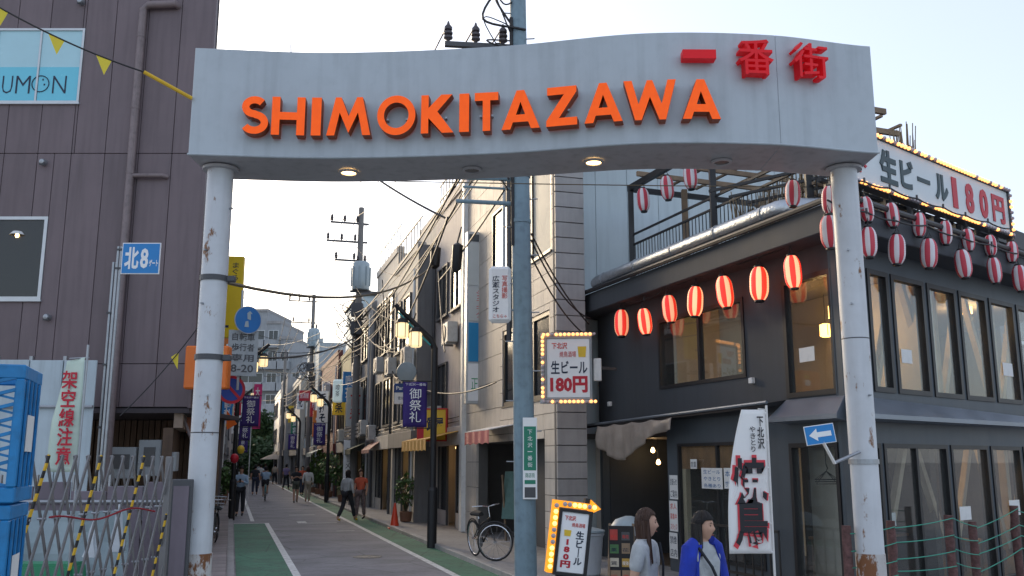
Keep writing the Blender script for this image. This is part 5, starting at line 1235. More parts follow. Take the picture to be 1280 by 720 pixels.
# bulb framed beer sign on the wall
t, w, h = board('beer_price_sign', 'white beer price sign framed with orange bulbs beside the restaurant', 683,423,738,497, 16.2, m_signw, .16, rz=R(-6), frame=m_greybox)
g_ = G(); e = .12
box('bulb_rail', m_steel, t, -w/2-e, w/2+.05, .0,.1, h+.04, h+.1); box('bulb_rail', m_steel, t, -w/2-e, w/2+.05, .0,.1, -.1,-.04); box('bulb_rail', m_steel, t, -w/2-.1,-w/2-.04,.0,.1,-.04,h+.04)
bulbs(t, [(-w/2-.05+i*.075,-.03,h+.07) for i in range(13)]+[(-w/2-.05+i*.075,-.03,-.07) for i in range(13)]+[(-w/2-.07,-.03,.02+i*.075) for i in range(15)])
text('lettering', '下北沢', m_inkr, t, -w*.38,-w*.02,h*.82,h*.93,-.001,.004,bold=.02); text('lettering', '焼鳥酒場', m_inkr, t, -w*.2,w*.18,h*.68,h*.78,-.001,.004)
text('lettering', '生ビール', m_ink, t, -w*.4,w*.44,h*.4,h*.62,-.001,.004,bold=.02); text('lettering', '180円', m_inkred, t, -w*.42,w*.44,h*.08,h*.36,-.001,.004,bold=.045)
m_beer = M('beer_yellow', (.75,.5,.03), .5); G().poly([(w*.24,h*.68),(w*.4,h*.68),(w*.42,h*.86),(w*.22,h*.86)], -.006, -.001).build('beer_mug', m_beer, t)
box('mount', m_white, t, w/2+.06, w/2+.2, .03,.14, h*.28,h*.66, bevel=.01); G().bar((w/2+.2,.08,h*.5),(w/2+.45,.3,h*.5),.05).build('mount_arm', m_dgrey, t)
# standing sign with orange arrow
t, w, h = board('standing_sign', 'standing beer sign with a glowing orange arrow border by the pole', 686,640,722,716, 11.2, m_signw, .16, rz=R(8), tilt=R(7), frame=m_black)
z0 = t.location.z; t.location.z = 0
for c_ in t.children:
    for v_ in c_.data.vertices: v_.co.z += z0
m_oarrow = M('lit_orange_arrow', (.9,.32,.01), .4, var=.05, emit=.5)
zt = z0+h
ar = G().poly([(-w/2-.11,z0-.02),(-w/2-.045,z0-.02),(-w/2-.045,zt+.045),(w/2-.0,zt+.045),(w/2-.0,zt+.0),(w/2+.13,zt+.075),(w/2-.0,zt+.17),(w/2,zt+.12),(-w/2-.11,zt+.12)], -.01, .15).build('arrow', m_oarrow, t)
bulbs(t, [(-w/2-.078,-.012,z0+.05+i*.07) for i in range(11)]+[(-w/2+.02+i*.06,-.012,zt+.085) for i in range(7)])
text('lettering', '下北沢', m_inkr, t, -w*.38,w*.02,z0+h*.86,z0+h*.94,-.001,.004,bold=.02,shear=0); text('lettering', '焼鳥酒場', m_inkr, t, -w*.1,w*.38,z0+h*.76,z0+h*.83,-.001,.004)
text('lettering', '生ビール', m_ink, t, w*.08,w*.38,z0+h*.14,z0+h*.7,-.001,.004,vertical=True,bold=.025); text('lettering', '180円', m_inkred, t, -w*.38,-w*.02,z0+h*.08,z0+h*.55,-.001,.004,vertical=True,bold=.05)
G().poly([(-w*.34,z0+h*.6),(-w*.12,z0+h*.6),(-w*.1,z0+h*.7),(-w*.36,z0+h*.7)], -.006,-.001).build('beer_mug', m_beer, t)
box('leg', m_black, t, -w/2+.02,w/2-.02,.04,.12,.06,z0-.04); box('foot', m_black, t, -w/2-.05,w/2+.05,-.15,.3,.0,.06, bevel=.01); box('lamp_box', m_black, t, w*.3,w*.48,.02,.12,zt+.12,zt+.18)
# projecting signs down the right side
t, w, h = board('shop_sign', 'white projecting sign with a blue name band by the round mirror', 493,479,525,505, 28.6, m_signw, .15, rz=0)
m_navy = M('navy_panel', (.01,.05,.22), .45); b_ = box('name_band', m_navy, t, -w/2,w/2,-.008,-.001,h*.55,h-.004); text('lettering', 'Panasonic', m_signw, b_, -w*.42,w*.42,h*.68,h*.86,-.009,.003,bold=.02); text('lettering', '電化ショップ', m_ink, t, -w*.35,w*.35,h*.2,h*.36,-.001,.003)
G().bar((w/2,.08,h*.5),(w/2+.5,.2,h*.5),.05).build('bracket', m_dgrey, t)
q_ = at(508,465,28.2); t = thing('round_mirror', 'round grey traffic mirror above the white and blue sign', 'mirror', q_)
o = G().lathe([(.0,.04),(.2,.03),(.3,.0),(.31,-.03)], n=24, cap=False).build('disc', m_trans, t, smooth=True); o.rotation_euler = (R(90),0,0); G().tube([(0,.04,0),(.3,.3,0)], .02, 6).build('arm', m_dgrey, t)
t, w, h = board('shop_sign', 'yellow and red projecting shop sign behind the black lamp post', 523,512,557,550, 26.5, m_beer, .18, rz=R(-8), frame=m_inkr)
box('red_strip', m_inkred, t, -w/2,-w*.3,-.006,-.001,0,h); text('lettering', '質屋', m_ink, t, -w*.2,w*.42,h*.3,h*.75,-.001,.004,bold=.03)
t, w, h = board('shop_sign', 'white vertical sign with black brush writing by the red brown wall', 397,489,409,543, 46, m_signw, .15); text('lettering', '手打そば', m_ink, t, -w*.32,w*.32,h*.05,h*.95,-.001,.006,vertical=True,bold=.03)
t, w, h = board('shop_sign', 'pale rounded light box sign on the red brown wall', 416,474,428,503, 45, M('lit_pale_box', (.6,.72,.72), .5, var=.04, emit=.15), .2, bevel=.08); text('lettering', '喫茶', m_ink, t, -w*.2,w*.2,h*.25,h*.75,-.001,.004,vertical=True)
t, w, h = board('shop_sign', 'small red square sign hanging far down the street', 374,488,387,501, 60, m_inkred, .15); text('lettering', '居酒屋', m_signw, t, -w*.4,w*.4,h*.25,h*.75,-.001,.006)
t, w, h = board('shop_sign', 'white and pink vertical board at the shop entrance on the right', 430,550,440,600, 40, m_signw, .08); text('lettering', 'ラーメン', m_ink, t, -w*.25,w*.25,h*.1,h*.8,-.001,.006,vertical=True)
# left cluster
t, w, h = board('vertical_sign', 'tall yellow vertical sign behind the left gate pillar', 270,320,299,422, 23, M('yellow_sign', (.72,.5,.01), .45, var=.05), .2, rz=R(6))
text('lettering', 'まぐろ', m_ink, t, w*.1,w*.34,h*.7,h*.92,-.001,.004,vertical=True); box('dash', m_ink, t, -w*.32,w*.1,-.006,-.001,h*.12,h*.15)
for z in (.3,1.6): G().bar((-w/2,.1,z),(-w/2-.5,.2,z),.05).build('bracket', m_dgrey, t)
t, w, h = board('hanging_sign', 'orange sign box crossing behind the left gate pillar', 232,432,283,486, 18.6, M('orange_sign', (.75,.17,.02), .5, var=.05), .25, bevel=.03)
box('white_patch', m_signw, t, w*.1,w*.38,-.006,-.001,h*.55,h*.72); box('yellow_patch', m_beer, t, w*.12,w*.4,-.006,-.001,h*.76,h*.86); G().bar((-w*.3,.2,h*.6),(-w*.3,.85,h*.6),.06).build('bracket', m_dgrey, t)
def rsign(label, px, py, r, Y, faces, rz):
    q_ = at(px,py,Y); t = thing('traffic_sign', label, 'traffic sign', q_, rz)
    o = G().lathe([(r,0),(r,.012)], n=32).build('plate', m_steel, t); o.rotation_euler = (R(90),0,0); return t
q_ = at(310,400,20)
t = rsign('round blue traffic sign on a bracket right of the left pillar', 310,400,.31,20,None,R(38))
o = G().lathe([(.29,.0),(.29,.004)], n=32).build('blue_face', M('mid_sign_blue', (.01,.14,.4), .4), t); o.rotation_euler = (R(90),0,0); o.location = (0,-.013,0)
g = G().poly([(-.02,.02),(.06,.0),(.05,.14),(.09,.14),(.03,.2),(-.03,.15)], -.022,-.018); g.poly([(-.08,-.16),(.02,-.16),(-.0,-.02),(-.06,-.04)], -.022,-.018); g.build('pictogram', m_trans, t)
t2, w, h = board('supplementary_board', 'pale grey notice board with dark characters below the round blue sign', 287,413,320,470, 20.05, M('dull_notice_grey', (.33,.36,.37), .6, var=.15, scale=9), .02, rz=R(24), bevel=.003)
for k_, s in enumerate(('自転車','歩行者','専用','8-20')): text('lettering', s, m_dgrey, t2, -w*.38,w*.38,h*(.77-.23*k_),h*(.94-.23*k_),-.001,.003,bold=.02)
G().tube([(-w*.1,.05,-.3),(-w*.1,.05,h+.9)], .03, 8).build('pole', m_steel, t2); G().bar((-w*.1,.06,h*.25),(-w/2-.9,.06,h*.25),.04).build('bracket', m_dgrey, t2)
t = rsign('round red rimmed no parking sign right of the left pillar', 289,487,.315,20.5,None,R(35))
o = G().lathe([(.315,.0),(.315,.004)], n=32).build('red_rim', m_inkred, t); o.rotation_euler = (R(90),0,0); o.location = (0,-.013,0)
o = G().lathe([(.25,.0),(.25,.004)], n=32).build('blue_face', M('deep_sign_blue', (.01,.05,.3), .4), t); o.rotation_euler = (R(90),0,0); o.location = (0,-.018,0)
G().bar((-.19,-.026,.19),(.19,-.026,-.19),.06,.006,up=(0,1,0)).build('slash', m_inkred, t); G().tube([(0,.03,.8),(0,.03,-.36)], .028, 8).build('pole', m_steel, t); G().bar((0,.05,.2),(-.8,.05,.2),.04).build('bracket', m_dgrey, t)
# pink banner, orange pennants, salmon blind at left
q_ = at(323,480,40); t = thing('street_banner', 'pink vertical shop banner with white writing on the left', 'banner', (q_.x,40,0)); z1_ = q_.z; z0_ = at(323,536,40).z
G().grid(lambda a,c: (-.17+.34*a,.03*math.sin(c*6+a*3),z0_+(z1_-z0_)*c), 6, 12).build('cloth', M('pink_cloth', (.7,.05,.2), .75), t, thick=.004); text('lettering', '大売出し', m_signw, t, -.1,.1,z0_+.15,z1_-.15,-.04,.004,vertical=True,bold=.03); G().tube([(-.22,0,0),(-.22,0,z1_+.1)], .02, 6).build('pole', m_white, t)
for k, (px, py, Y, mt, lab) in enumerate(((284,525,24,M('orange_cloth', (.8,.16,.02), .7),'orange triangular pennant below the no parking sign'),(293,573,30,m_inkred,'red paper lantern ball on the left shop front'),(301,562,34,m_beer,'yellow paper lantern ball on the left shop front'))):
    q_ = at(px,py,Y); t = thing('pennant' if k == 0 else 'ball_lantern', lab, 'pennant' if k == 0 else 'lantern', q_)
    if k == 0: G().add([(-.05,0,.28),(.0,.02,-.25),(.26,0,-.1)], [(0,1,2)]).build('cloth', mt, t, thick=.006); G().tube([(-.06,0,-1.2),(-.03,0,.6)], .015, 6).build('staff', m_white, t)
    else: G().lathe([(.04,-.15),(.1,-.11),(.14,0),(.1,.11),(.04,.15)], n=16).build('shade', mt, t, smooth=True); G().tube([(0,0,.24),(0,0,.6)], .01, 5).build('cord', m_wire, t)
aw = LF(10,16,-3.5); t = thing('shop_awning', 'salmon pink awning on the left shop beside the white pillar', 'awning', aw.loc(), aw.ang); awning(t, .3, 5.2, 4.0, M('salmon_cloth', (.5,.22,.14), .75, var=.1), .75, 1.0, .25)
# one way sign on the right pillar
q_ = at(1025,543,9.75)
t = thing('one_way_sign', 'small blue one way arrow sign bracketed to the right pillar', 'traffic sign', q_, R(-4)); t.rotation_euler.y = R(-8)
box('plate', m_signw, t, -.155,.155,0,.012,-.1,.1, bevel=.003); box('blue_face', m_blue, t, -.147,.147,-.004,-.0005,-.092,.092)
G().poly([(-.115,0),(-.03,-.065),(-.03,-.026),(.115,-.026),(.115,.026),(-.03,.026),(-.03,.065)], -.007,-.0045).build('arrow', m_signw, t)
G().bar((.02,.02,-.08),(.1,.04,-.32),.05,.012).build('strap', m_white, t); G().tube([(.1,.05,-.31),(.42,.2,-.24)], .018, 8).build('arm', m_steel, t)
o = G().lathe([(.152,-.025),(.158,-.025),(.158,.025),(.152,.025)], n=24, cap=False).build('clamp_band', m_steel, gate.children[2]); o.location = (3.78,.46,at(1070,577,10.0).z)
# tall shop banner (nobori)
q0 = at(958,512,11.0); q1 = at(958,692,11.0)
t = thing('shop_banner', 'white feather banner with bold black and red brush writing', 'banner', (q0.x,11.0,0)); H_ = q0.z-q1.z
def curve_w(c): return .5*(1-.6*max(0,c-.15)**1.9)
G().grid(lambda a,c: (-.015-a*curve_w(c), .025*math.sin(a*4+c*5)*a, q1.z+H_*c), 10, 28).build('cloth', m_signw, t, smooth=True, thick=.004)
m_inkk = M('brush_black', (.025,.025,.03), .7); m_inkp = M('brush_red', (.7,.06,.08), .7)
text('lettering', '焼鳥', m_inkp, t, -.47,-.03,q1.z+H_*.03,q1.z+H_*.68,-.03,.002,vertical=True,bold=.03,line=.9)
text('lettering', '焼鳥', m_inkk, t, -.44,-.05,q1.z+H_*.055,q1.z+H_*.66,-.034,.003,vertical=True,bold=.03,line=.9)
text('lettering', '下北沢', m_inkk, t, -.13,-.05,q1.z+H_*.72,q1.z+H_*.95,-.03,.002,vertical=True,bold=.02); text('lettering', 'やきとり', m_inkk, t, -.22,-.15,q1.z+H_*.7,q1.z+H_*.88,-.03,.002,vertical=True,bold=.01)
G().tube([(0,0,0),(0,0,q0.z+.05)], .014, 8).build('pole', m_white, t); G().tube([(0,0,q0.z),(-.1,0,q0.z+.01)], .008, 6).build('cross_bar', m_white, t); G().lathe([(.2,0),(.18,.12),(.04,.16)], n=16).build('base', m_wplastic, t)
for k in range(6): G().tube([(0,0,q1.z+.02+H_*k/5.2),(-.03,0,q1.z+.02+H_*k/5.2)], .012, 6).build('loop', m_signw, t)
# ------------------------------------------------------------------ facade clutter
m_ac = M('air_conditioner_white', (.55,.55,.53), .5, var=.08, grime=.2)
def aircon(parent, u, y, z):
    a = box('air_conditioner', m_ac, parent, u, u+.78, y-.34, y-.04, z, z+.58, bevel=.015)
    o = G().lathe([(.23,0),(.23,.02),(.2,.02)], n=18).build('fan_grille', m_dgrey, a); o.matrix_local = Matrix.Translation((u+.32,y-.341,z+.29)) @ Matrix.Rotation(R(90),4,'X')
    for dx in (.1,.6): box('bracket', m_steel, a, u+dx,u+dx+.04,y-.36,y-.02,z-.05,z-.006)
for t_, spots in ((r2h,((.6,2.95),(2.6,5.2))),(r3h,((3.5,4.9),(.3,4.9))),(r4h,((2.0,5.3),(.4,2.75))),(r5h,((2.4,5.7),(5.3,3.0))),(r6h,((2.4,2.9),)),(r7h,((2.6,2.9),(6.0,5.6)))):
    for u, z in spots: aircon(t_, u, 0, z)
for t_, F in ((r2h,R2),(r3h,R3),(r4h,R4),(r5h,R5),(r6h,R6),(r7h,R7)):
    for x in (.12, F.len-.25):
        G().tube([(x,-.06,7.0 if F is R6 or F is R7 else 8.0),(x,-.06,.1)], .045, 8).build('drain_pipe', m_dgrey if x < 1 else m_alu, t_, smooth=True)
    for k in range(2): G().tube([(0,-.05,2.95+k*.12),(F.len,-.05,3.0+k*.12)], .014, 5).build('facade_cable', m_wire, t_)
awning(r4h, .4, 2.6, 2.75, M('rose_awning', (.36,.17,.15), .8, var=.1), .5, .4, .12)
awning(r5h, 3.0, 5.8, 2.7, M('olive_awning', (.12,.13,.08), .8, var=.1), .7, .3, .2); awning(r7h, 1, 4.5, 2.7, M('white_green_awning', (.4,.45,.4), .8), .8, .3, .2)
# lit shop interiors: real lamps over the counters
m_goods = [M('goods_'+n_, c_, .6, var=.2, scale=5) for n_, c_ in (('red',(.4,.05,.04)),('ochre',(.45,.28,.06)),('cream',(.5,.45,.35)),('green',(.06,.16,.06)),('blue',(.06,.1,.25)))]
rg = random.Random(21)
for t_, F in ((r2h,R2),(r3h,R3),(r4h,R4),(r5h,R5),(r6h,R6),(r7h,R7)):
    for k in range(int(F.len*1.6)):
        x = .5+rg.random()*(F.len-1.2); w_, h_ = rg.uniform(.2,.55), rg.uniform(.3,1.3); y_ = rg.uniform(.3,.8); box('goods_stack', rg.choice(m_goods), t_, x, x+w_, y_, y_+.3, .08, .08+h_)
    for x in (F.len*.3, F.len*.7):
        l_ = box('ceiling_lamp', m_lamp_on, t_, x-.3,x+.3,.5,.6,2.28,2.34)
# small projecting signs down both sides
cols = [('red',m_inkred,m_signw),('white',m_signw,m_ink),('yellow',m_beer,m_ink),('blue',m_blue,m_signw),('green',m_gpl,m_signw),('pale grey',m_pgrey,m_inkr),('orange',M('orange_board',(.7,.2,.03),.5),m_signw)]
words = ['古着','喫茶','薬','酒','本','靴','花','理容','寿司','カラオケ','質','歯科','居酒屋','雑貨','麺']
n_ = {}
ordn = ['nearest','second','third','fourth','fifth','sixth','seventh','eighth']
for k, (u, side, z, c) in enumerate(((24.5,1,3.4,5),(27,1,4.6,3),(31,1,4.2,2),(38,1,5.2,1),(42,1,3.4,6),(46,1,4.8,0),(52,1,5.6,1),(57,1,3.8,4),(61,1,5.0,2),
       (21,-1,4.4,1),(24,-1,5.4,6),(28,-1,3.6,3),(31,-1,4.8,0),(36,-1,5.6,1),(40,-1,3.9,2),(43,-1,5.0,4),(46,-1,4.2,5),(54,-1,5.2,0),(58,-1,4.0,1),(62,-1,5.4,6),(68,-1,4.4,3),(72,-1,5.6,1))):
    nm, bm2, im = cols[c]; key = (nm, side); n_[key] = n_.get(key, 0)+1
    v = (2.6 if side > 0 else -2.75)+(.0 if u < 50 else -.5*side); p = S(u, v, z); wd, ht = rg.uniform(.45,.75), rg.uniform(.8,1.7)
    t = thing('shop_sign', '%s small %s shop sign projecting on the %s side of the street' % (ordn[n_[key]-1], nm, 'right' if side > 0 else 'left'), 'sign', p, SA+rg.uniform(-.1,.1), 'small projecting shop signs')
    box('panel', bm2, t, -wd/2, wd/2, 0, .14, 0, ht, bevel=.015); wtx = words[k % len(words)]
    text('lettering', wtx, im, t, -wd*.3, wd*.3, ht*.12, ht*.88, -.001, .005, vertical=True, bold=.02); G().bar((wd/2*side,.07,ht*.7),((wd/2+.5)*side,.07,ht*.7),.04).build('bracket', m_dgrey, t)
# ------------------------------------------------------------------ plants, cone, boards
cone(gr(493,661)+Vector((0,0,.004)), .72, 'red traffic cone on the right green strip', M('cone_red', (.7,.06,.02), .45))
def plant(p, h, r, label, n=160, pot=True, ls=.09):
    t = thing('potted_plant', label, 'plant', p, rnd.uniform(0,6))
    if pot: G().lathe([(.12,0),(.17,.02),(.2,.3),(.17,.31),(.16,.26)], n=14, cap=False).build('pot', M('pot_clay', (.2,.1,.06), .8), t, smooth=.6); G().lathe([(.0,.25),(.165,.25)], n=14, cap=False).build('soil', m_trunk, t)
    g = G()
    for k in range(7):
        a = k*.9; g.tube([(0,0,.2),(r*.4*math.cos(a),r*.4*math.sin(a),h*.6),(r*.7*math.cos(a),r*.7*math.sin(a),h*.9)], .012, 5)
    g.build('stem', m_trunk, t); g = G(); leafball(g, (0,0,h*.7), (r,r,h*.38), n, ls); g.build('foliage', m_leaf, t)
q_ = gr(507,656); plant((q_.x,q_.y,.09), 1.35, .38, 'leafy potted plant beside the cone by the shop door')
for k, (u, v, h) in enumerate(((27.5,2.5,1.6),(33,2.45,2.2),(35.5,2.4,1.7),(38,2.35,2.3),(41,2.3,1.5))): plant(S(u,v,.09), h, .5, ('first','second','third','fourth','fifth')[k]+' bushy potted plant along the far right shop fronts', 220, ls=.12)
for k, (u, v, h) in enumerate(((26,-2.75,1.3),(31,-2.7,1.5),(41,-2.6,1.8))): plant(S(u,v,.09), h, .4, ('first','second','third')[k]+' potted plant along the left shop fronts', 180, ls=.11)
q_ = gr(632,682); t = thing('leaning_board', 'teal menu board leaning in the tiled building porch', 'board', (q_.x+.1,q_.y,.09), SA-.9)
o = box('panel', M('teal_board', (.12,.22,.2), .6, var=.2, scale=8), t, -.3,.3,0,.03,.5,1.6, bevel=.008); o.rotation_euler = (R(-8),0,0); G().bar((-.25,.2,0),(-.25,.05,1.5),.04).build('leg', m_oldwood, t); G().bar((.25,.2,0),(.25,.05,1.5),.04).build('leg', m_oldwood, t)
# menu easel and bin by the restaurant entrance
q_ = at(777,690,13.2); t = thing('menu_easel', 'wooden easel with colourful menu cards beside the restaurant entrance', 'board', (q_.x,13.2,0), R(-12)); t.scale = (.95,.95,.74)
for x in (-.2,.2): G().bar((x,-.08,0),(x*.85,.06,1.42),.035).build('leg', m_oldwood, t)
G().bar((0,.45,0),(0,.06,1.35),.03).build('leg', m_oldwood, t)
o = box('panel', m_black, t, -.18,.18,-.02,.01,.35,1.38)
for i in range(4):
    for j in range(2): c_ = box('menu_card', rg.choice(m_goods[:]+[m_dgrey,m_dgrey,m_oldwood]), t, -.165+j*.17,-.165+j*.17+.155*rg.uniform(.7,1),-.026,-.021,.4+i*.24,.4+i*.24+.2*rg.uniform(.7,1)); text('lettering', rg.choice(words), rg.choice([m_ink,m_inkr,m_signw]), t, -.155+j*.17,-.165+j*.17+.1,.43+i*.24,.43+i*.24+.07,-.027,.002)
q_ = at(736,690,15.6); t = thing('plastic_bin', 'grey translucent plastic bin between sign and restaurant wall', 'bin', (q_.x,15.6,.085))
G().lathe([(.17,0),(.19,.02),(.24,.62),(.26,.63),(.26,.67),(.24,.67)], n=18, cap=True).build('body', M('grey_bin', (.4,.43,.46), .4), t, smooth=.5); G().lathe([(.27,.68),(.27,.71),(.1,.75)], n=18).build('lid', m_trans, t, smooth=.5)
q_ = at(786,658,14.3); t = thing('round_grill', 'round grey domed grill behind the easel by the entrance', 'grill', (q_.x,14.3,0)); zc = at(786,668,14.3).z
G().lathe([(.3,0),(.28,.12),(.2,.22),(.05,.27)], (0,0,zc), 18).build('dome', m_trans, t, smooth=True); G().lathe([(.1,-.2),(.26,-.15),(.3,-.004)], (0,0,zc), 18).build('bowl', m_dgrey, t, smooth=True)
for a in range(3): G().tube([(.1*math.cos(a*2.1),.1*math.sin(a*2.1),zc-.18),(.28*math.cos(a*2.1),.28*math.sin(a*2.1),0)], .014, 6).build('leg', m_black, t)
t = thing('railing', 'black low railing in front of the restaurant shop window', 'railing', (*(F1.o+F1.d*4.7+F1.n*.5), 0), F1.ang)
for z in (.35,.98): G().bar((0,0,z),(1.6,0,z),.035).build('rail', m_frame, t)
for i in range(9): G().bar((i*.2,0,0),(i*.2,0,.98),.02).build('bar', m_frame, t)

# ------------------------------------------------------------------ bicycles
m_tyre = M('tyre_rubber', (.02,.02,.02), .8); m_chrome = M('chrome', (.6,.6,.62), .25, .9)
def bicycle(p, rz, label, mat, steer=0.0, basket=True, lean=.0, cat_='bicycle'):
    t = thing('bicycle', label, cat_, p, rz); t.rotation_euler.x = lean
    def wheel(x, st):
        r = .33; pts = [(r*math.cos(a*.2618),0,r*math.sin(a*.2618)) for a in range(25)]
        w = G().tube(pts, .018, 6, cap=False).build('wheel', m_tyre, t, smooth=True); w.location = (x,0,r+.012); w.rotation_euler = (0,0,st)
        G().tube([(q_[0]*.93,0,q_[2]*.93) for q_ in pts], .011, 5, cap=False).build('rim', m_chrome, w); G().tube([(0,-.04,0),(0,.04,0)], .022, 8).build('hub', m_chrome, w)
        g = G()
        for a in range(14): g.tube([(0,.015 if a%2 else -.015,0),(.3*math.cos(a*.4488),0,.3*math.sin(a*.4488))], .0025, 4, cap=False)
        tag(g.build('spokes', m_chrome, w), kind='stuff')
        G().tube([((r+.04)*math.cos(R(a)),0,(r+.04)*math.sin(R(a))) for a in range(10,175,15)], .014, 5).build('mudguard', mat, w)
    wheel(-.53,0); wheel(.53,steer)
    g = G(); bb = (-.06,0,.3); st_ = (-.2,0,.72); hd = (.38,0,.78); g.tube([st_,bb],.016,8); g.tube([bb,(.36,0,.6)],.018,8); g.tube([(-.17,0,.6),hd],.016,8); g.tube([(-.53,0,.34),bb],.012,6); g.tube([(-.53,0,.34),(-.18,0,.64)],.012,6); g.tube([hd,(.36,0,.58),(.53,0,.34)],.015,8); g.build('frame', mat, t, smooth=.8)
    G().tube([(.36,0,.78),(.33,0,.98),(.33,.12,1.0),(.2,.28,1.0)],.011,6).build('handlebar', m_chrome, t); G().tube([(.33,0,.98),(.33,-.12,1.0),(.2,-.28,1.0)],.011,6).build('handlebar', m_chrome, t)
    G().grid(lambda a,b: (-.34+.28*a,(.09*(1-a)+.03)*(2*b-1),.86-.05*(2*b-1)**2-.02*a),6,6).build('saddle', m_tyre, t, thick=.05); G().tube([st_,(-.22,0,.83)],.012,6).build('seat_post', m_chrome, t)
    G().tube([(-.09,-.09,.3),(.05,-.1,.2)],.012,6).build('crank', m_chrome, t); G().tube([(-.06,.09,.3),(-.17,.1,.4)],.012,6).build('crank', m_chrome, t); G().lathe([(.09,-.004),(.09,.004)], n=16).build('chainring', m_dgrey, t).matrix_local = Matrix.Translation((-.06,-.05,.3)) @ Matrix.Rotation(R(90),4,'X')
    if basket:
        b_ = thing('basket','x','x') if False else None
        g = G()
        for z in (.82,.9,.98,1.05):
            s = .13+(z-.82)*.2; g.tube([(.44,-s,z),(.44+2*s*.9,-s,z),(.44+2*s*.9,s,z),(.44,s,z),(.44,-s,z)],.006,4)
        for k in range(5):
            y = -.12+k*.06; g.tube([(.44,y,.82),(.44,y*1.35,1.05)],.004,4); g.tube([(.68,y,.82),(.74,y*1.35,1.05)],.004,4); g.tube([(.44,y,.82),(.68,y,.82)],.004,4)
        g.build('basket', m_steel, t)
    return t
q_ = gr(607,704); bicycle((q_.x,q_.y,.09), R(-66), 'dark bicycle with silver rims parked beside the blue grey pole', m_black, R(52), False, R(5))
bicycle(S(6.0,-2.75,.06), R(106), 'black bicycle parked on the left footway beside the white pillar', m_black, R(15), True, R(3))
bicycle(S(8.6,-2.85,.06), R(104), 'second dark bicycle further along the left footway', m_dgrey, R(-10), True, R(-2))
bicycle(S(12.6,2.5,.09), R(100), 'child sized bicycle by the entrance left of the yellow awning', m_inkred, R(10), True, R(4)) if False else None
# ------------------------------------------------------------------ people
m_skin = M('skin', (.5,.29,.2), .55, var=.06, scale=6); m_hairk = M('black_hair', (.012,.01,.01), .6, spec=.25, var=.3, scale=30, streak=.4); m_hairb = M('dark_brown_hair', (.04,.02,.013), .6, spec=.25, var=.35, scale=30, streak=.5); m_strk = M('black_hair_strand', (.02,.015,.012), .55); m_strb = M('brown_hair_strand', (.065,.032,.02), .55)
m_lip = M('lips', (.4,.09,.08), .5); m_eye = M('eye_dark', (.01,.008,.008), .3)
def skin_mesh(nodes, edges, root, sub=2):
    """nodes: name -> (pos, rx, ry). Grows a continuous surface round the edges."""
    names = list(nodes); me = bpy.data.meshes.new('skeleton'); me.from_pydata([nodes[n][0] for n in names], [(names.index(a),names.index(b)) for a,b in edges], [])
    o = bpy.data.objects.new('skeleton', me); md = o.modifiers.new('skin', 'SKIN'); md.use_smooth_shade = True; md.branch_smoothing = .4
    if not me.skin_vertices: 
        bm = bmesh.new(); bm.from_mesh(me); bm.verts.layers.skin.verify(); bm.to_mesh(me); bm.free()
    for i, n in enumerate(names):
        sv = me.skin_vertices[0].data[i]; sv.radius = (nodes[n][1], nodes[n][2]); sv.use_root = (n == root)
    s = o.modifiers.new('sub', 'SUBSURF'); s.levels = sub; s.render_levels = sub
    r = evaluated(o); bpy.data.meshes.remove(me); return r
def merge(meshes, voxel=None, smooth=2):
    vs, fs = [], []
    for m in meshes:
        k = len(vs); vs += [tuple(v.co) for v in m.vertices]; fs += [tuple(i+k for i in p.vertices) for p in m.polygons]
    me = bpy.data.meshes.new('body'); me.from_pydata(vs, [], fs)
    if voxel:
        o = bpy.data.objects.new('body', me); r = o.modifiers.new('remesh', 'REMESH'); r.mode = 'VOXEL'; r.voxel_size = voxel; r.use_smooth_shade = True
        s = o.modifiers.new('smooth', 'SMOOTH'); s.factor = .5; s.iterations = smooth; me = evaluated(o)
    return me
def head_mesh(c, s, yaw, pitch=0.0):
    """head centred at c looking to -y, turned by yaw"""
    g = G(); NU, NV = 40, 30; mt = Matrix.Rotation(yaw,3,'Z') @ Matrix.Rotation(pitch,3,'X')
    def bump(x, z, x0, z0, sx, sz): return math.exp(-((x-x0)/sx)**2-((z-z0)/sz)**2)
    for i in range(NV+1):
        th = math.pi*i/NV
        for j in range(NU):
            ph = 2*math.pi*j/NU; x = math.sin(th)*math.sin(ph); y = -math.sin(th)*math.cos(ph); z = math.cos(th)
            X = x*.072*(1-.22*max(0,-z)**1.4); Z = z*.112; Y = y*.09*(1-.1*max(0,-z)) + (.012*max(0,-z) if y > 0 else 0)*-1
            if y < 0:
                f = -y
                d = .021*bump(X,Z,0,-.022,.012,.02)+.011*bump(X,Z,0,.0,.008,.022)+.006*bump(X,Z,0,.038,.05,.014)-.009*(bump(X,Z,.03,.012,.016,.012)+bump(X,Z,-.03,.012,.016,.012))+.005*bump(X,Z,0,-.062,.02,.009)+.012*bump(X,Z,0,-.095,.025,.018)+.004*(bump(X,Z,.04,-.025,.02,.02)+bump(X,Z,-.04,-.025,.02,.02))
                Y -= d*min(1,f*1.6)
            v = mt @ Vector((X,Y,Z)); g.v.append(tuple(Vector(c)+v*s))
    for i in range(NV):
        for j in range(NU): g.f.append((i*NU+j,(i+1)*NU+j,(i+1)*NU+(j+1)%NU,i*NU+(j+1)%NU)); g.m.append(0)
    for sx in (-1,1):                     # ears
        k = [(sx*.07,.012,.025),(sx*.083,.02,.02),(sx*.082,.022,-.012),(sx*.072,.01,-.028)]
        g.tube([Vector(c)+(mt @ Vector(p))*s for p in k], [.01*s,.012*s,.011*s,.007*s], 8)
    return g.mesh('head', m_skin)
def seg_dist(p, a, b):
    ab = b-a; t = max(0,min(1,(p-a).dot(ab)/max(1e-9,ab.length_squared))); return (p-a-ab*t).length
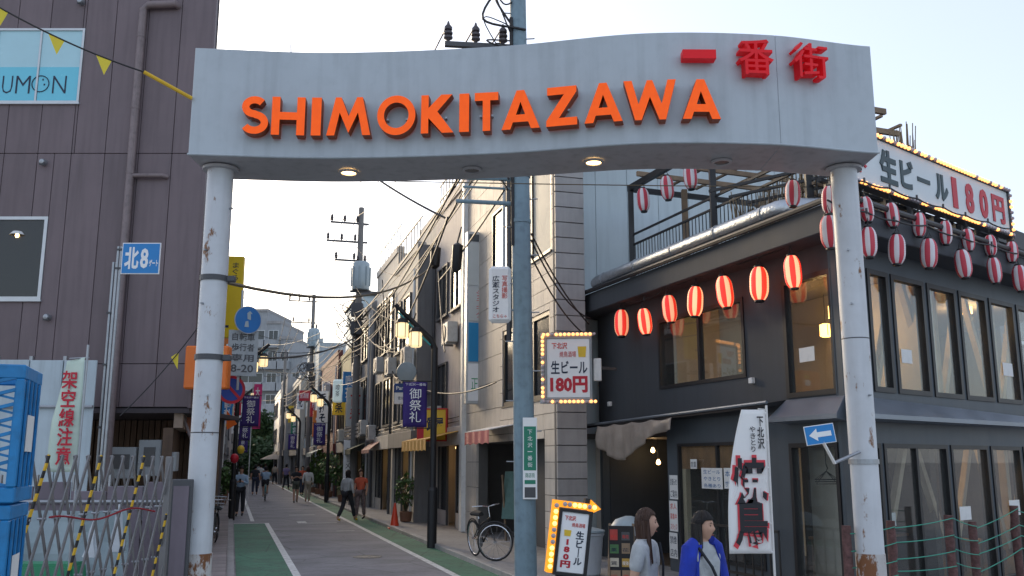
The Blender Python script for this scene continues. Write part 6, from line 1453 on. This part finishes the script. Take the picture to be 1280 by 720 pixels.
def person(label, pos, rz, H=1.65, top=None, bottom=None, shoe=None, hair='short', hmat=None, arms=None, step=.12, sleeve=.55, legs='trousers', turn=0.0, detail=False, sit=None, extra=None, nod=0.0, topr=1.0, fringe=1.05, open_top=None):
    t = thing('person', label, 'person', pos, rz); k = H/1.65
    V = lambda x,y,z: (x*k,y*k,z*k)
    sz_ = 1.35 if detail else 1.33
    A = {'R':((-.175,0,sz_),(-.23,.02,1.08),(-.235,-.05,.86)), 'L':((.175,0,sz_),(.23,.02,1.08),(.235,-.05,.86))}
    if arms:
        for s in arms: A[s] = (A[s][0],)+tuple(arms[s])
    Lg = {'R':((-.085,0,.9),(-.09,-step*.6,.5),(-.09,-step+.0,.09)), 'L':((.085,0,.9),(.09,step*.3,.5),(.09,step*1.2,.1))}
    if sit: Lg = sit
    N = {'pelvis':(V(0,0,.93),.135*k,.1*k),'spine':(V(0,.0,1.08),.115*k,.085*k),'chest':(V(0,.005,1.25),.14*k,.095*k),'neckb':(V(0,.01,1.38),.06*k,.055*k),'neck':(V(0,-.0,1.44),.046*k,.048*k)}
    E = [('pelvis','spine'),('spine','chest'),('chest','neckb'),('neckb','neck')]
    hc = Vector(V(0,-.02,1.51 if detail else 1.54))
    if not detail:
        N['head1'] = (V(0,-.015,1.5),.072*k,.082*k); N['head2'] = (V(0,-.01,1.575),.074*k,.088*k); N['head3'] = (V(0,-.0,1.63),.045*k,.05*k); E += [('neck','head1'),('head1','head2'),('head2','head3')]
    else:
        N['head0'] = (tuple(hc),.05*k,.05*k); E += [('neck','head0')]
    for s, sg in (('R',-1),('L',1)):
        a, e, w = A[s]; N['sh'+s] = (V(*a),.055*k,.055*k); N['el'+s] = (V(*e),.04*k,.04*k); N['wr'+s] = (V(*w),.026*k,.03*k); d = (Vector(w)-Vector(e)).normalized(); h1 = Vector(w)+d*.07; N['pa'+s] = (V(*h1),.036*k,.02*k)
        E += [('chest','sh'+s),('sh'+s,'el'+s),('el'+s,'wr'+s),('wr'+s,'pa'+s)]
        h, kn, an = Lg[s]; N['hi'+s] = (V(*h),.085*k,.09*k); N['kn'+s] = (V(*kn),.055*k,.06*k); N['an'+s] = (V(*an),.038*k,.042*k); N['to'+s] = (V(an[0],an[1]-.15,an[2]-.055),.035*k,.028*k)
        E += [('pelvis','hi'+s),('hi'+s,'kn'+s),('kn'+s,'an'+s),('an'+s,'to'+s)]
    body = skin_mesh(N, E, 'pelvis', 2)
    parts = [body]
    if detail:
        parts.append(head_mesh(hc, k*.95, turn, nod))
        for s in 'RL':                     # five fingers, unequal and bent
            w = Vector(N['wr'+s][0]); p = Vector(N['pa'+s][0]); d = (p-w).normalized(); side = d.cross(Vector((0,0,1)));
            side = side.normalized() if side.length > .2 else Vector((1,0,0)); curl = d.cross(side).normalized(); curl = curl if curl.z < 0 else -curl
            for i, ln in enumerate((.06,.068,.063,.05)):
                b0 = p+d*.012*k+side*(.024-.016*i)*k; j1 = b0+d*ln*.55*k+curl*.012*k; j2 = j1+(d*.7+curl*.7).normalized()*ln*.35*k; j3 = j2+(d*.3+curl*.95).normalized()*ln*.28*k
                parts.append(G().tube([b0-d*.02*k,b0,j1,j2,j3], [.009*k,.0092*k,.0086*k,.008*k,.006*k], 8).mesh('finger', m_skin))
            b0 = p+side*.034*k-d*.03*k; parts.append(G().tube([b0-side*.02*k,b0+d*.01*k+side*.008*k,b0+d*.038*k+side*.014*k+curl*.008*k,b0+d*.06*k+side*.01*k+curl*.016*k], [.011*k,.0105*k,.0095*k,.007*k], 8).mesh('thumb', m_skin))
    me = merge(parts, .0065*k if detail else None, 3) if detail else body
    me.materials.clear(); me.materials.append(m_skin); me.materials.append(shoe or m_black); me.materials.append(bottom); me.materials.append(top)
    B = [('an'+s,'to'+s,1) for s in 'RL']+[(a,b,0) for a,b in E if not a.startswith('an')]
    PV = {n: Vector(N[n][0]) for n in N}
    for pl in me.polygons:
        pl.use_smooth = True
        if pl.center.z < .3*k or sit: pl.material_index = 1 if min(B, key=lambda b: seg_dist(pl.center, PV[b[0]], PV[b[1]])-N[b[0]][1]*.3)[2] == 1 else 0
    for pl in me.polygons:                       # under the clothes the body takes their colour
        c_ = pl.center
        if pl.material_index: continue
        nb_ = min(((a,b) for a,b in E), key=lambda e_: seg_dist(c_, PV[e_[0]], PV[e_[1]])-.6*min(N[e_[0]][1],N[e_[1]][1]))
        if nb_ in (('pelvis','spine'),('spine','chest')) or (nb_[0] == 'chest' and c_.z < 1.4*k): pl.material_index = 3
        elif nb_[0][:2] == 'sh' and (c_-PV[nb_[0]]).length < (PV[nb_[1]]-PV[nb_[0]]).length*min(1,sleeve)*.9: pl.material_index = 3
        elif nb_[0] == 'pelvis' or (nb_[0][:2] == 'hi'): pl.material_index = 2 if legs != 'shorts' or c_.z > .62*k else 0
    bo = bpy.data.objects.new('body', me); COL.objects.link(bo); bo.parent = t
    # clothes: fuller surfaces over the body
    def mid(a, b, f): return tuple(Vector(N[a][0]).lerp(Vector(N[b][0]), f))
    T = {'hem':((0,0,.84*k),.165*k*topr,.125*k*topr),'waist':(N['spine'][0],.145*k*topr,.12*k*topr),'chest':(N['chest'][0],.165*k,.13*k),'collar':(V(0,.006,1.395),.088*k,.078*k)}
    TE = [('hem','waist'),('waist','chest'),('chest','collar')]
    for s in 'RL':
        T['s'+s] = (N['sh'+s][0],.075*k,.075*k); T['a'+s] = (mid('sh'+s,'el'+s,min(1,sleeve*1.0)) if sleeve <= 1 else N['el'+s][0],.062*k if sleeve < 1 else .052*k,.062*k if sleeve < 1 else .052*k); TE += [('chest','s'+s),('s'+s,'a'+s)]
        if sleeve > 1: T['c'+s] = (mid('el'+s,'wr'+s,.85),.042*k,.042*k); TE += [('a'+s,'c'+s)]
    tm = skin_mesh(T, TE, 'waist', 2); tm.materials.clear(); tm.materials.append(top)
    for pl in tm.polygons: pl.use_smooth = True
    to_ = bpy.data.objects.new('top', tm); COL.objects.link(to_); to_.parent = t
    if legs == 'skirt':
        G().lathe([(.15*k,.98*k),(.19*k,.85*k),(.27*k,.45*k),(.26*k,.44*k)], n=24, cap=False).build('skirt', bottom, t, smooth=True, thick=.006)
    else:
        Q = {'p':(N['pelvis'][0],.15*k,.115*k)}; QE = []
        for s in 'RL':
            f = .42 if legs == 'shorts' else 1
            Q['h'+s] = (N['hi'+s][0],.1*k,.105*k); Q['k'+s] = (N['kn'+s][0] if f == 1 else mid('hi'+s,'kn'+s,.85),.072*k,.076*k); QE += [('p','h'+s),('h'+s,'k'+s)]
            if f == 1: Q['a'+s] = (mid('kn'+s,'an'+s,.9),.058*k,.062*k); QE += [('k'+s,'a'+s)]
        bm_2 = skin_mesh(Q, QE, 'p', 1); bm_2.materials.clear(); bm_2.materials.append(bottom)
        for pl in bm_2.polygons: pl.use_smooth = True
        o_ = bpy.data.objects.new('trousers' if legs != 'shorts' else 'shorts', bm_2); COL.objects.link(o_); o_.parent = t
    # hair
    hm = hmat or m_hairk; mt = Matrix.Rotation(turn,3,'Z') @ Matrix.Rotation(nod,3,'X')
    def hairfn(drop):
        def fn(a, b):
            ph = 2*math.pi*a; fr = math.cos(ph)                      # fr = 1 at the face
            lim = (fringe if fr > .55 else fringe+(.55-fr)/1.55*(2.0-fringe)); th = b*lim*1.25 if drop == 0 else b*lim*1.3
            x = math.sin(th)*math.sin(ph); y = -math.sin(th)*math.cos(ph); z = math.cos(th); rj = 1.0+.025*math.sin(ph*17+b*5)
            v = mt @ Vector((x*.08*rj, y*.099*rj+.007, z*.12+.004)); return hc+v*k
        return fn
    G().grid(hairfn(0), 40, 14).build('hair', hm, t, smooth=True, thick=.008)
    if hair in ('long','bob'):
        Ld = .36 if hair == 'long' else (.27 if detail else .2)
        def lock(a, b):
            ph = -2.05+4.1*a; ph = math.pi+ph*(.80 if detail else .86); r = .084+(.016*b if hair == 'bob' and detail else 0)+.014*b*math.sin(a*9+b*5)+.004*math.sin(a*40)+.008*math.sin(b*5+a*3)*b; z = .03-b*Ld*(1-.1*math.cos(a*6.28)); bend = -.03*b
            v = mt @ Vector((math.sin(ph)*r*(1-.1*b), -math.cos(ph)*r*1.12*(1-.22*b)+bend*.3, z)); return hc+v*k
        G().grid(lock, 44, 14).build('long_hair', hm, t, smooth=True, thick=.016)
        if detail:
            for sx in (-1,1):
                def front(a, b): v = mt @ Vector((sx*(.075+.006*math.sin(a*3)-.012*b), -.012+.06*a-.03*b*(Ld > .3), .055-b*(Ld*.95+.05*math.sin(a*5)))); return hc+v*k
                G().grid(front, 8, 14).build('front_lock', hm, t, smooth=True, thick=.014)
    if detail and hair in ('long','bob'):                     # loose strands over the hair
        g = G(); rs_ = random.Random(len(label)); fn_ = hairfn(0)
        for q_ in range(150):
            a_ = rs_.uniform(.12,.88); tp_ = [Vector(fn_(a_+rs_.gauss(0,.008), b_)) for b_ in (.1,.3,.5,.7,.85)]; g.tube([hc+(p_-hc)*1.035 for p_ in tp_], [.0015,.0028,.003,.0028,.0012], 4, cap=False)
        for q_ in range(170):
            a_ = rs_.random(); j_ = rs_.gauss(0,.012); tp_ = [Vector(lock(a_+j_*b_, b_*rs_.uniform(.97,1.03)+.02)) for b_ in (0,.25,.5,.75,1.0,1.06)]
            g.tube([Vector((hc.x,hc.y,p_.z))+(p_-Vector((hc.x,hc.y,p_.z)))*(1.09+.05*rs_.random()) for p_ in tp_], [.002,.0032,.0034,.003,.002,.0008], 4, cap=False)
        tag(g.build('hair_strands', m_strb if hm is m_hairb else m_strk, t, smooth=True), kind='stuff')
    if detail:
        for sx in (-1,1):
            e_ = G().lathe([(.0,-.004),(.0055,-.0025),(.006,.001),(.0,.004)], n=12, cap=False).build('eye', m_eye, t, smooth=True); e_.location = hc+(mt @ Vector((sx*.028,-.0735,.012)))*k; e_.rotation_euler = (R(90),0,turn)
            G().tube([hc+(mt @ Vector((sx*(.016+.028*q_/4),-.0835+.007*(q_/4)**2,.03+.004*math.sin(q_*.8))))*k for q_ in range(5)], .0022*k, 5).build('eyebrow', hm, t)
        G().tube([hc+(mt @ Vector((x_,-.0845+abs(x_)*.35,-.058)))*k for x_ in (-.02,-.01,0,.01,.02)], [.0015*k,.003*k,.0035*k,.003*k,.0015*k], 8).build('lips', m_lip, t, smooth=True)
    if extra: extra(t, N, k)
    if detail: t.scale = (.9,.9,1)
    return t
c_grey = M('pale_grey_knit', (.4,.42,.43), .85, var=.2, scale=9, bump=.6, bscale=11); c_white = M('white_cotton', (.62,.62,.6), .85, var=.06); c_blue = M('royal_blue_knit', (.012,.035,.34), .85, var=.25, scale=6, bump=.7, bscale=9); c_lblue = M('light_blue_cotton', (.3,.42,.55), .85, var=.08); c_dark = M('dark_cotton', (.02,.022,.028), .85); c_denim = M('dark_denim', (.03,.04,.07), .85); c_red = M('red_orange_cotton', (.5,.1,.05), .85); c_mauve = M('mauve_cotton', (.2,.16,.3), .85); c_beige = M('beige_cotton', (.4,.34,.27), .85)
def strap(t, N, k):
    G().tube([(-.13*k,-.06*k,1.36*k),(-.06*k,-.14*k,1.22*k),(.06*k,-.14*k,1.05*k),(.15*k,-.06*k,.9*k)], .013, 6).build('bag_strap', c_dark, t); G().box(.14*k,.24*k,-.16*k,.08*k,.68*k,.9*k).build('handbag', c_dark, t, bevel=.02)
def strap2(t, N, k):
    G().tube([(.1*k,-.1*k,1.36*k),(.1*k,-.13*k,1.2*k),(.13*k,-.11*k,1.0*k),(.18*k,-.05*k,.9*k)], .011, 6).build('bag_strap', c_dark, t)
    G().box(.15*k,.27*k,-.14*k,.06*k,.7*k,.92*k).build('handbag', m_hairb, t, bevel=.02)
def cardigan(t, N, k):
    strap(t, N, k)
    def side(sg):
        def fn(a, b):
            ph = (.95+2.19*a)*sg; r1, r2 = .178+.03*(1-b), .138+.025*(1-b); return (math.sin(ph)*r1*k*(1-.35*max(0,b-.8)/.2), (-math.cos(ph)*r2+.01)*k, (.72+.66*b)*k)
        return fn
    for sg in (-1,1):
        G().grid(side(sg), 16, 14).build('cardigan_front', c_blue, t, smooth=True, thick=.012)
        s = 'R' if sg < 0 else 'L'; a = Vector(N['sh'+s][0]); e = Vector(N['el'+s][0]); G().tube([a+Vector((-.06*sg*k,0,.05*k)), a, a.lerp(e,.5), a.lerp(e,.96)], [.045*k,.072*k,.07*k,.064*k], 16).build('cardigan_sleeve', c_blue, t, smooth=True)
p = at(806,660,7.2); person('woman with long brown hair in a pale grey top walking right', (p.x,7.2,0), R(64), 1.57, c_grey, c_white, m_black, 'long', m_hairb, {'R':((-.2,.05,1.07),(-.19,-.12,.9)),'L':((.2,-.02,1.07),(.1,-.2,1.0))}, fringe=.8, turn=R(22), detail=True, sleeve=.75, extra=strap2, legs='skirt', topr=.95)
p = at(877,660,7.0); person('woman in a royal blue cardigan with dark hair gesturing with one hand', (p.x,7.0,0), R(42), 1.56, c_grey, c_denim, m_black, 'bob', m_hairk, {'R':((-.25,.0,1.08),(-.13,-.22,1.03)),'L':((.25,-.02,1.08),(.27,-.16,.9))}, fringe=.92, turn=R(18), detail=True, sleeve=.6, extra=cardigan)
def phone(t, N, k): G().box(-.035,.035,-.3*k,-.29*k,1.12*k,1.25*k).build('phone', m_black, t)
both_up = {'R':((-.22,-.08,1.08),(-.06,-.25,1.16)),'L':((.22,-.08,1.08),(.06,-.25,1.16))}
def gp_(px, py): q_ = gr(px, py); return (q_.x, q_.y, .008)
person('man in a light blue shirt looking at his phone on the left', gp_(299,646), R(10), 1.72, c_lblue, c_dark, m_black, 'short', None, both_up, .05, sleeve=1.2, extra=phone)
person('person in dark clothes walking behind the man with the phone', gp_(318,619), R(190), 1.7, c_dark, c_denim, m_black, 'short', None, None, .2, sleeve=.6)
person('distant person in a white shirt on the left of the road', gp_(325,611), R(170), 1.7, c_white, c_denim, m_black, 'short', None, None, .15)
person('person in a dark top and shorts near the right white line', gp_(369,629), R(20), 1.68, c_dark, M('olive_shorts', (.09,.1,.08), .85), m_black, 'short', None, both_up, .18, sleeve=.6, legs='shorts')
person('person in a mauve shirt walking away on the right', gp_(357,613), R(165), 1.72, c_mauve, c_dark, m_black, 'short', None, None, .2, sleeve=.7)
person('person in white trousers by the far right shop fronts', gp_(384,628), R(200), 1.66, c_white, c_beige, m_black, 'long', m_hairb, None, .12, sleeve=1.2)
person('woman in a grey top and black trousers crossing the green strip', gp_(433,652), R(150), 1.62, c_grey, c_dark, m_beer, 'bob', None, None, .3, sleeve=1.2, topr=1.1)
person('person in a red orange shirt standing beside the grey top woman', gp_(450,650), R(-20), 1.64, c_red, M('patterned_trousers', (.16,.12,.12), .85, var=.6, scale=14), m_black, 'bob', m_hairb, None, .1, sleeve=.6)
person('far person in grey beside the left plants', gp_(322,604), R(180), 1.7, c_grey, c_dark, m_black, 'short', None, None, .15)
person('far person in red by the right shop fronts', gp_(377,620), R(30), 1.66, c_red, c_denim, m_black, 'bob', None, None, .12)
person('far person in beige walking toward the trees', gp_(343,606), R(180), 1.7, c_beige, c_dark, m_black, 'short', None, None, .2)
person('far person in dark blue on the left road edge', gp_(331,604), R(10), 1.7, c_denim, c_dark, m_black, 'short', None, None, .2)
person('far person in white near the trees on the right', gp_(360,606), R(0), 1.65, c_white, c_denim, m_black, 'bob', None, None, .1)
# cyclist and bicycle
cp = gr(331,626); hd_ = math.atan2(SDIR.y, SDIR.x)
bicycle((cp.x,cp.y,.008), hd_, 'teal bicycle ridden away down the middle of the street', m_teal, 0, False, 0)
sit = {'R':((-.09,.0,.94),(-.1,-.32,.8),(-.09,-.2,.4)),'L':((.09,.0,.94),(.1,-.3,.72),(.09,-.18,.28))}
person('cyclist in a pale blue shirt riding away down the street', (cp.x-.2*SDIR.x, cp.y-.2*SDIR.y, -.02), hd_+R(90), 1.68, c_lblue, c_dark, m_black, 'short', None, {'R':((-.24,-.22,1.12),(-.24,-.46,1.02)),'L':((.24,-.22,1.12),(.24,-.46,1.02))}, sleeve=.6, legs='shorts', sit=sit)
# pale parasol far down the street
q_ = gr(341,604); t = thing('parasol', 'pale parasol standing at the far end of the street', 'parasol', (q_.x,q_.y,0))
G().lathe([(1.25,0),(.8,.22),(.05,.5),(.0,.52)], (0,0,2.1), 12, cap=False).build('canopy', c_beige, t, thick=.01); G().tube([(0,0,0),(0,0,2.6)], .03, 8).build('pole', m_white, t)
